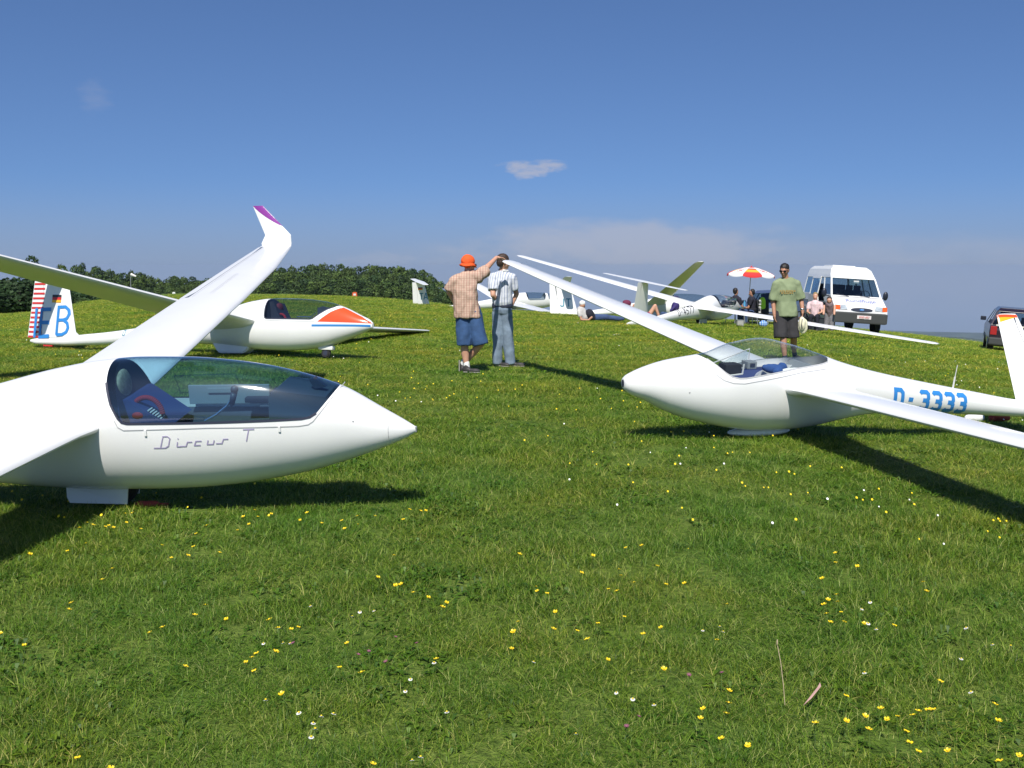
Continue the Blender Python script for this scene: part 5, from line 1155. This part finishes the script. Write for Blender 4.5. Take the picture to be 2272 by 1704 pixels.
# ------------------------------------------------------------------ airfield markers
wx, wy = -54.1, 150.; W_ = empty('windsock', (wx, wy, gz(wx, wy)), (0, 0, 0), 'thin windsock mast with a small white sock in front of the left trees', 'windsock')
MB().cyl((0, 0, 0), (0, 0, 4.7), .06, .04, 8).obj('mast', GREYP, W_)
b = MB(); b.cyl((.05, 0, 4.75), (.75, .1, 4.45), .22, .12, 12, cap=False); b.obj('sock', mat('sock_cloth', (.75, .72, .70), .8), W_)
for label, px, y, m1, h in (('orange runway marker board with a white panel at the far field edge', 788, 96, mat('marker_orange', (.60, .09, .025), .7), .62), ('small white runway marker with dark feet at the far left field edge', 388, 118, mat('marker_white', (.75, .75, .72), .7), .55)):
    x = (px - 1136) / 2335 * y; mk_ = empty('runway_marker', (x, y, gz(x, y)), (0, 0, 0), label, 'marker'); mk_.scale = (.68, .68, .68) if px > 500 else (.5, .5, .5)
    MB().prism([(-.34, 0, .12), (.34, 0, .12), (.30, 0, h), (.15, 0, h + .10), (-.15, 0, h + .10), (-.30, 0, h)], (0, 1, 0), .25).obj('board', m1, mk_)
    MB().box((0, -.01, h * .62), (.32, .02, .25)).obj('panel', WEB, mk_)
    for s in (-1, 1): MB().box((s * .22, .12, .06), (.10, .3, .13)).obj('foot', SEAL, mk_)
# ------------------------------------------------------------------ trees
def leaf_mat(name, c, k=1.):
    m = bpy.data.materials.new(name); m.use_nodes = True; t = m.node_tree
    for n in list(t.nodes): t.nodes.remove(n)
    at = t.nodes.new('ShaderNodeAttribute'); at.attribute_name = 'tone'; r = t.nodes.new('ShaderNodeValToRGB'); t.links.new(at.outputs['Fac'], r.inputs[0])
    e = r.color_ramp.elements; e[0].color = (*[v * .55 for v in c], 1); e[1].color = (*[v * 1.55 for v in c], 1)
    p = t.nodes.new('ShaderNodeBsdfPrincipled'); p.inputs['Roughness'].default_value = .6; p.inputs['Specular IOR Level'].default_value = .2; t.links.new(r.outputs[0], p.inputs['Base Color'])
    tr = t.nodes.new('ShaderNodeBsdfTranslucent'); t.links.new(r.outputs[0], tr.inputs[0]); mx = t.nodes.new('ShaderNodeMixShader'); mx.inputs[0].default_value = .2
    t.links.new(p.outputs[0], mx.inputs[1]); t.links.new(tr.outputs[0], mx.inputs[2]); o = t.nodes.new('ShaderNodeOutputMaterial'); t.links.new(mx.outputs[0], o.inputs[0]); return m
LEAVES = [leaf_mat('leaves_mid', (.050, .085, .022)), leaf_mat('leaves_fresh', (.070, .110, .024)), leaf_mat('leaves_deep', (.030, .058, .020))]
BARK = mat('bark', (.10, .08, .06), .9, var=.3, bump=.5)
def crown_mesh(seed, m, leaf, n, wide=1., squat=1.):
    """unit tree: height 1, crown of leaf clumps spread over uneven lobes"""
    r = np.random.RandomState(seed); lobes = []
    for _ in range(10):
        a = r.uniform(0, 6.28); d = r.uniform(.0, .26) * wide; z = r.uniform(.26, .82); lobes.append((d * math.cos(a), d * math.sin(a), z * squat, r.uniform(.12, .22) * (1.15 - .5 * abs(z - .5))))
    lobes.append((0, 0, .86 * squat, .12)); V = []; F = []; T = []
    w = np.array([l[3] ** 2 for l in lobes]); w /= w.sum()
    for _ in range(n):
        x, y, z, s = lobes[r.choice(len(lobes), p=w)]; v = r.normal(size=3); v /= np.linalg.norm(v); 
        if v[2] < -.6: v[2] *= -1
        rad = s * r.uniform(.80, 1.05); c = np.array([x, y, z]) + v * rad * np.array([1.15, 1.15, 1.])
        nrm = v + r.normal(size=3) * .40; nrm /= np.linalg.norm(nrm); t = np.cross(nrm, r.normal(size=3)); t /= np.linalg.norm(t); u = np.cross(nrm, t); L = leaf * r.uniform(.6, 1.4)
        k = len(V); V += [tuple(c + (-t - u * .6) * L), tuple(c + (t - u * .8) * L), tuple(c + (t * .7 + u) * L), tuple(c + (-t * .8 + u * .7) * L)]; F.append((k, k + 1, k + 2, k + 3))
        tn = float(np.clip(.5 + .9 * (noise.noise((c[0] * 7 + seed, c[1] * 7, c[2] * 7))) + r.normal() * .15, 0, 1)); T += [tn] * 4
    me = bpy.data.meshes.new('crown'); me.from_pydata(V, [], F); a = me.attributes.new('tone', 'FLOAT', 'POINT'); a.data.foreach_set('value', np.array(T, np.float32)); me.materials.append(m); return me
def trunk_mesh(seed):
    r = random.Random(seed); b = MB(); b.cyl((0, 0, -.05), (.01, 0, .35), .022, .014, 7).cyl((.01, 0, .35), (0, .01, .72), .014, .005, 6)
    for _ in range(6): a = r.uniform(0, 6.28); z = r.uniform(.25, .5); b.cyl((0, 0, z), (.18 * math.cos(a), .18 * math.sin(a), z + .22), .008, .003, 5)
    me = bpy.data.meshes.new('trunk'); b.bm.to_mesh(me); b.bm.free(); me.materials.append(BARK); return me
CR = [crown_mesh(i, LEAVES[i % 3], .0150, 4200, wide=(1.2, 1.5, 1.1)[i % 3]) for i in range(6)]; TR = [trunk_mesh(i) for i in range(3)]
BUSH = [crown_mesh(20 + i, LEAVES[(2, 0)[i % 2]], .020, 3600, wide=1.8, squat=.8) for i in range(3)]
def tree(px, Y, ytop, label, group, w=1., pool=CR, k=0, name='tree', sink=0.):
    x = (px - 1136) / 2335 * Y; zb = gz(x, Y) - sink; zt = 1.6 - (ytop - 590) / 2335 * Y; h = max(1.5, zt - zb) / .965
    r = empty(name, (x, Y, zb), (0, 0, random.uniform(0, 6.28)), label, 'tree' if name == 'tree' else 'bush', group); r.scale = (w, w, h)
    o = link('crown', pool[k % len(pool)], None, r); t_ = link('trunk', TR[k % 3], None, r); return r
prof = [(0, 600), (59, 596), (127, 592), (152, 590), (162, 588), (177, 584), (200, 594), (243, 603), (268, 606), (294, 602), (304, 612), (324, 612), (347, 619), (365, 627), (387, 618), (415, 617), (440, 620), (458, 622), (540, 610), (600, 600), (618, 596), (646, 591), (693, 593), (733, 592), (770, 592), (780, 596), (806, 594), (846, 591), (893, 594), (928, 601), (951, 610), (965, 622), (976, 634)]
PXk, PYk = [p[0] for p in prof], [p[1] for p in prof]
G_ = 'broadleaved trees of the wood along the far field edge'; kk = 0
for row, (Y, dy, step) in enumerate(((300, 32, 19), (318, 17, 20), (338, 6, 20), (356, -2, 21))):
    px = 168 + row * 7.
    while px < 972 - row * 3:
        yt = float(np.interp(px, PXk, PYk)) + dy + (random.uniform(-5, 7) if row < 3 else random.uniform(-3, 5))
        yt = min(yt, 652)
        if yt < 650: 
            lab = ('low tree at the front edge of the wood beyond the field', 'round topped tree in the middle of the wood beyond the field', 'tall tree in the upper canopy of the wood beyond the field', 'tallest tree at the back of the wood beyond the field')[row]
            lm = [(186, 'above the raised wing, left of the windsock'), (270, 'just left of the windsock mast'), (330, 'just right of the windsock mast'), (388, 'left of the small white marker'), (440, 'right of the small white marker'), (520, 'behind the upswept white wing'), (610, 'left of the winglet'), (660, 'just right of the upswept wing'), (705, 'above the tinted canopy of the orange nosed glider'), (755, 'left of the orange marker board'), (800, 'straight behind the orange marker board'), (850, 'right of the orange marker board'), (905, 'left of the TA tail fin'), (9999, 'behind the TA tail fin')]
            lab = ('low front edge tree, ', 'round middle tree, ', 'upper canopy tree, ', 'hindmost tall tree, ')[row] + next(t for q, t in lm if px < q)
            tree(px, Y, yt, lab, G_ + (', front row', ', second row', ', third row', ', back row')[row], w=random.uniform(10.5, 15) * (1 if px > 500 else .85), k=kk)
        kk += 1; px += step * random.uniform(.8, 1.2)
# nearer dark bushes and the tall tree at the left edge
tree(78, 150, 571, 'single rounded tree rising above the raised wing at the far left', None, w=7.5, k=2)
tree(142, 170, 589, 'pale thin tree behind the raised wing, right of the rounded tree', None, w=7, k=1)
for i, (px, Y, yt) in enumerate(((-30, 92, 596), (8, 94, 600), (40, 90, 606), (70, 96, 610), (98, 95, 616), (122, 104, 614), (146, 112, 620), (170, 128, 622), (196, 140, 630), (225, 160, 632), (-80, 96, 590))):
    tree(px, Y, yt, 'dense dark bush at the left field edge, ' + ('outermost left', 'below the raised wing', 'left of the striped rudder', 'behind the striped rudder', 'behind the black red gold flag', 'right of the flagged fin', 'in the gap right of the fin', 'farther off right of the fin', 'farther off below the raised wing', 'lowest one farthest right', 'beyond the picture edge')[i], 'dark bushes at the left field edge', w=random.uniform(6.5, 9), pool=BUSH, k=i, name='bush')
tree(996, 230, 644, 'small round tree on the slope left of the orange hat man', None, w=7, k=0)
tree(1016, 232, 654, 'low tree between the two standing men and the small round tree', None, w=7, k=4); tree(978, 236, 652, 'low tree right behind the TA tail fin', None, w=7, k=2)

# ------------------------------------------------------------------ flowers and stalks
PET = mat('petal_yellow', (.85, .62, .015), .45); PETW = mat('petal_white', (.80, .80, .78), .6); PETP = mat('petal_pink', (.26, .08, .14), .7); STEM = mat('flower_stem', (.08, .14, .02), .7)
def flower(seed, kind):
    r = random.Random(seed); V = []; F = []; MI = []
    h = {'y': .085, 'w': .06, 'p': .065}[kind] * r.uniform(.8, 1.15); lx, ly = r.uniform(-.02, .02), r.uniform(-.02, .02)
    for a, b_ in (((0, 0, -.005), (lx * .4, ly * .4, h * .55)), ((lx * .4, ly * .4, h * .55), (lx, ly, h))):
        k = len(V)
        for p in (a, b_):
            for q in range(3): V.append((p[0] + .0012 * math.cos(q * 2.09), p[1] + .0012 * math.sin(q * 2.09), p[2]))
        for q in range(3): F.append((k + q, k + (q + 1) % 3, k + 3 + (q + 1) % 3, k + 3 + q)); MI.append(0)
    n, R0, cup = {'y': (5, .0108, .55), 'w': (9, .0080, .15), 'p': (12, .0080, .9)}[kind]; tx, ty = r.uniform(-.5, .5), r.uniform(-.7, .2)
    for i in range(n):
        a = 2 * math.pi * i / n; wd = math.pi / n * 1.05; k = len(V); P = [(0, 0, 0)]
        for da, rr, z in ((-wd * .8, .7, .5), (-wd * .5, 1., 1.), (wd * .5, 1., 1.), (wd * .8, .7, .5)): P.append((R0 * rr * math.cos(a + da), R0 * rr * math.sin(a + da), R0 * cup * z))
        for x, y, z in P: V.append((lx + x, ly + y, h + z + x * tx + y * ty))
        F.append((k, k + 1, k + 2, k + 3, k + 4)); MI.append(1)
    k = len(V)
    for q in range(6): V.append((lx + .004 * math.cos(q), ly + .004 * math.sin(q), h + .005))
    V.append((lx, ly, h + .008)); 
    for q in range(6): F.append((k + q, k + (q + 1) % 6, k + 6)); MI.append(2)
    me = bpy.data.meshes.new('flower'); me.from_pydata(V, [], F)
    for m in (STEM, {'y': PET, 'w': PETW, 'p': PETP}[kind], PET if kind != 'p' else PETP): me.materials.append(m)
    me.polygons.foreach_set('material_index', MI); return me
YEL=[(0.78,3.64),(0.75,3.55),(0.68,3.47),(0.64,3.43),(0.72,3.44),(0.7,3.28),(0.77,3.2),(1.02,3.4),(1.18,3.6),(1.14,3.46),(1.22,3.47),(1.2,3.37),(1.29,3.44),(1.34,3.51),(1.37,3.43),(1.43,3.54),(1.44,3.48),(1.5,3.55),(1.27,3.32),(1.3,3.27),(1.28,3.19),(1.6,3.83),(1.42,3.22),(1.68,3.47),(1.51,3.11),(1.65,3.26),(1.7,3.61),(1.29,3.55),(1.63,4.37),(1.55,4.49),(1.4,4.38),(1.39,4.43),(1.41,4.59),(1.42,4.57),(1.47,4.64),(1.49,4.62),(1.46,4.69),(1.56,4.88),(1.54,4.99),(1.7,5.39),(1.75,5.53),(1.81,5.35),(2.03,5.06),(2.01,4.94),(0.97,4.63),(0.84,4.17),(0.65,4.29),(0.54,4.24),(0.58,3.81),(0.37,4.0),(0.32,4.07),(0.37,4.39),(0.17,4.25),(0.26,4.3),(0.03,4.19),(0.0,4.09),(0.02,4.36),(0.11,4.91),(0.14,4.79),(0.17,4.77),(0.04,5.38),(0.42,5.43),(0.33,5.06),(0.46,4.89),(0.53,5.06),(0.6,4.97),(0.5,4.72),(0.5,4.49),(0.71,5.57),(0.64,5.64),(0.85,4.9),(0.75,4.94),(0.72,5.15),(0.53,5.16),(0.21,4.49),(-2.01,5.01),(-1.97,4.56),(-2.0,4.57),(-1.38,4.53),(-1.38,4.46),(-1.22,4.39),(-1.46,4.3),(-1.49,4.22),(-1.98,4.12),(-2.12,4.24),(-0.99,4.34),(-1.01,4.29),(-0.93,4.3),(-0.91,4.31),(-0.99,4.0),(-0.94,3.98),(-1.04,3.95),(-1.01,3.92),(-0.96,3.84),(-1.26,3.86),(-0.66,3.88),(-0.66,4.11),(-0.55,3.79),(-0.79,3.58),(-0.3,3.97),(-0.65,5.0),(-0.55,4.91),(-0.5,4.85),(-0.47,4.84),(-0.38,4.69),(-0.33,4.58),(-0.3,4.62),(-1.35,3.12),(-0.43,3.08),(-1.24,3.08),(-2.52,5.36),(-2.4,5.53),(-2.33,5.61),(-2.01,5.18),(-1.93,5.6),(-1.8,5.42),(-1.7,5.49),(-1.59,5.53),(-1.7,5.34),(-2.53,6.03),(-2.53,6.11),(-2.49,6.07),(-2.39,6.02),(-2.39,6.1),(-2.31,5.99),(-2.33,6.21),(-2.28,6.23),(-2.17,6.04),(-2.37,6.29),(-1.8,5.91),(-1.76,5.97),(-1.6,6.0),(-1.54,6.07),(-1.63,6.31),(-1.62,6.39),(-1.56,6.35),(-1.47,6.32),(-1.26,6.42),(-1.26,6.2),(-1.14,6.18),(-1.01,6.14),(-0.93,6.13),(-0.92,6.19),(-0.84,6.34),(-0.95,5.91),(-0.66,6.46),(-0.58,6.41),(-0.66,6.19),(-0.63,5.38),(-0.55,6.49),(-0.72,8.27),(-0.94,7.34),(-0.87,7.16)]
WHI=[(-0.91,4.62),(-1.02,4.22),(-0.93,4.16),(-0.92,4.2),(-0.88,3.56),(-0.7,4.53),(-0.66,4.55),(-0.31,3.96),(-0.37,3.79),(-0.39,3.73),(-0.67,3.31),(-0.66,3.3),(-0.32,3.14),(-0.3,3.16),(-0.6,4.58),(-0.23,3.51),(-0.72,3.46),(-0.67,3.47),(-0.64,3.46),(-0.67,3.42),(-0.99,4.3),(0.21,3.35),(0.4,3.68),(1.59,4.46),(1.57,4.47),(1.62,4.76),(1.7,4.77),(1.36,3.93),(2.03,4.29),(2.1,4.3),(2.01,4.44),(0.82,4.37),(0.89,4.38),(0.89,4.36),(0.06,3.96),(0.5,3.59),(0.44,3.6),(0.98,5.68),(1.72,3.73),(1.83,4.13)]
PNK=[(-0.49,4.24),(-0.38,4.17),(-0.86,4.09),(-0.57,4.07),(-0.48,3.91),(-0.63,4.07),(0.41,3.45),(0.38,3.37),(0.79,3.82),(0.67,3.85)]

FM_ = {k: [flower(i, k) for i in range(4)] for k in 'ywp'}
for kd, pts, nm, lab, gr in (('y', YEL, 'buttercup', 'yellow buttercup', 'buttercups in the near grass'), ('w', WHI, 'daisy', 'small white daisy', 'daisies in the near grass'), ('p', PNK, 'clover_flower', 'dull pink clover flower', 'pink clover in the near grass')):
    for i, (x, y) in enumerate(pts):
        o = link(nm, FM_[kd][i % 4], None, None, loc=(x, y, gz(x, y)), rot=(0, 0, random.uniform(0, 6.28))); s_ = random.uniform(.85, 1.15); o.scale = (s_ * 1.05, s_ * 1.05, s_); u_ = x / y
        pos = 'along the lower left edge|left of the middle|in the middle|right of the middle|along the right edge'.split('|')[0 if u_ < -.30 else 1 if u_ < -.08 else 2 if u_ < .12 else 3 if u_ < .30 else 4]
        tag(o, lab + ', ' + ('very near, ' if y < 3.9 else 'fairly near, ' if y < 5.2 else 'level with the nearest shadow, ') + pos, 'flower', gr)
# specks of further flowers, too many and too small to count
V = []; F = []; MI = []
r_ = np.random.RandomState(3)
for _ in range(1700):
    rr = math.sqrt(r_.uniform(6 ** 2, 34 ** 2)) if r_.uniform() < .8 else r_.uniform(6, 14); a = r_.uniform(-.52, .52); x, y = rr * math.sin(a), rr * math.cos(a)
    if noise.noise((x * .35, y * .35, 9)) + r_.normal() * .15 < .10: continue
    z = gz(x, y) + .05; s_ = r_.uniform(.005, .009) * (1 + rr * .008); k = len(V)
    for q in range(5): V.append((x + s_ * math.cos(q * 1.257), y + s_ * math.sin(q * 1.257), z + s_ * .8 * math.sin(q * 1.257)))
    F.append(tuple(range(k, k + 5))); MI.append(0 if r_.uniform() < .8 else 1)
o = from_data('wildflowers', V, F, [PET, PETW]); o.data.polygons.foreach_set('material_index', MI); tag(o, 'tiny yellow and white meadow flowers scattered over the grass', 'flowers', kind='stuff')
DRY = mat('dry_stalk', (.45, .36, .22), .8)
b = MB(); b.tube([(0, 0, 0), (-.005, .01, .07), (-.012, .03, .15), (-.022, .045, .21)], .0015, 5); b.ball((-.023, .047, .222), (.003, .003, .012), 8)
o = b.obj('dry_stalk', DRY, None, loc=(1.0, 3.70, 0)); tag(o, 'thin upright dry grass stalk in the near grass, right of centre', 'stalk')
b = MB(); b.prism([(0, 0, .02), (.05, .045, .035), (.115, .12, .06), (.120, .155, .065), (.10, .125, .055), (.04, .055, .03)], (0, -.3, 1), .003)
o = b.obj('dry_leaf', mat('leaf_dry_pink', (.50, .30, .26), .8), None, loc=(1.055, 3.66, 0)); o.scale = (.8, .8, .8); tag(o, 'pinkish dry blade of grass lying beside the dry stalk', 'leaf')
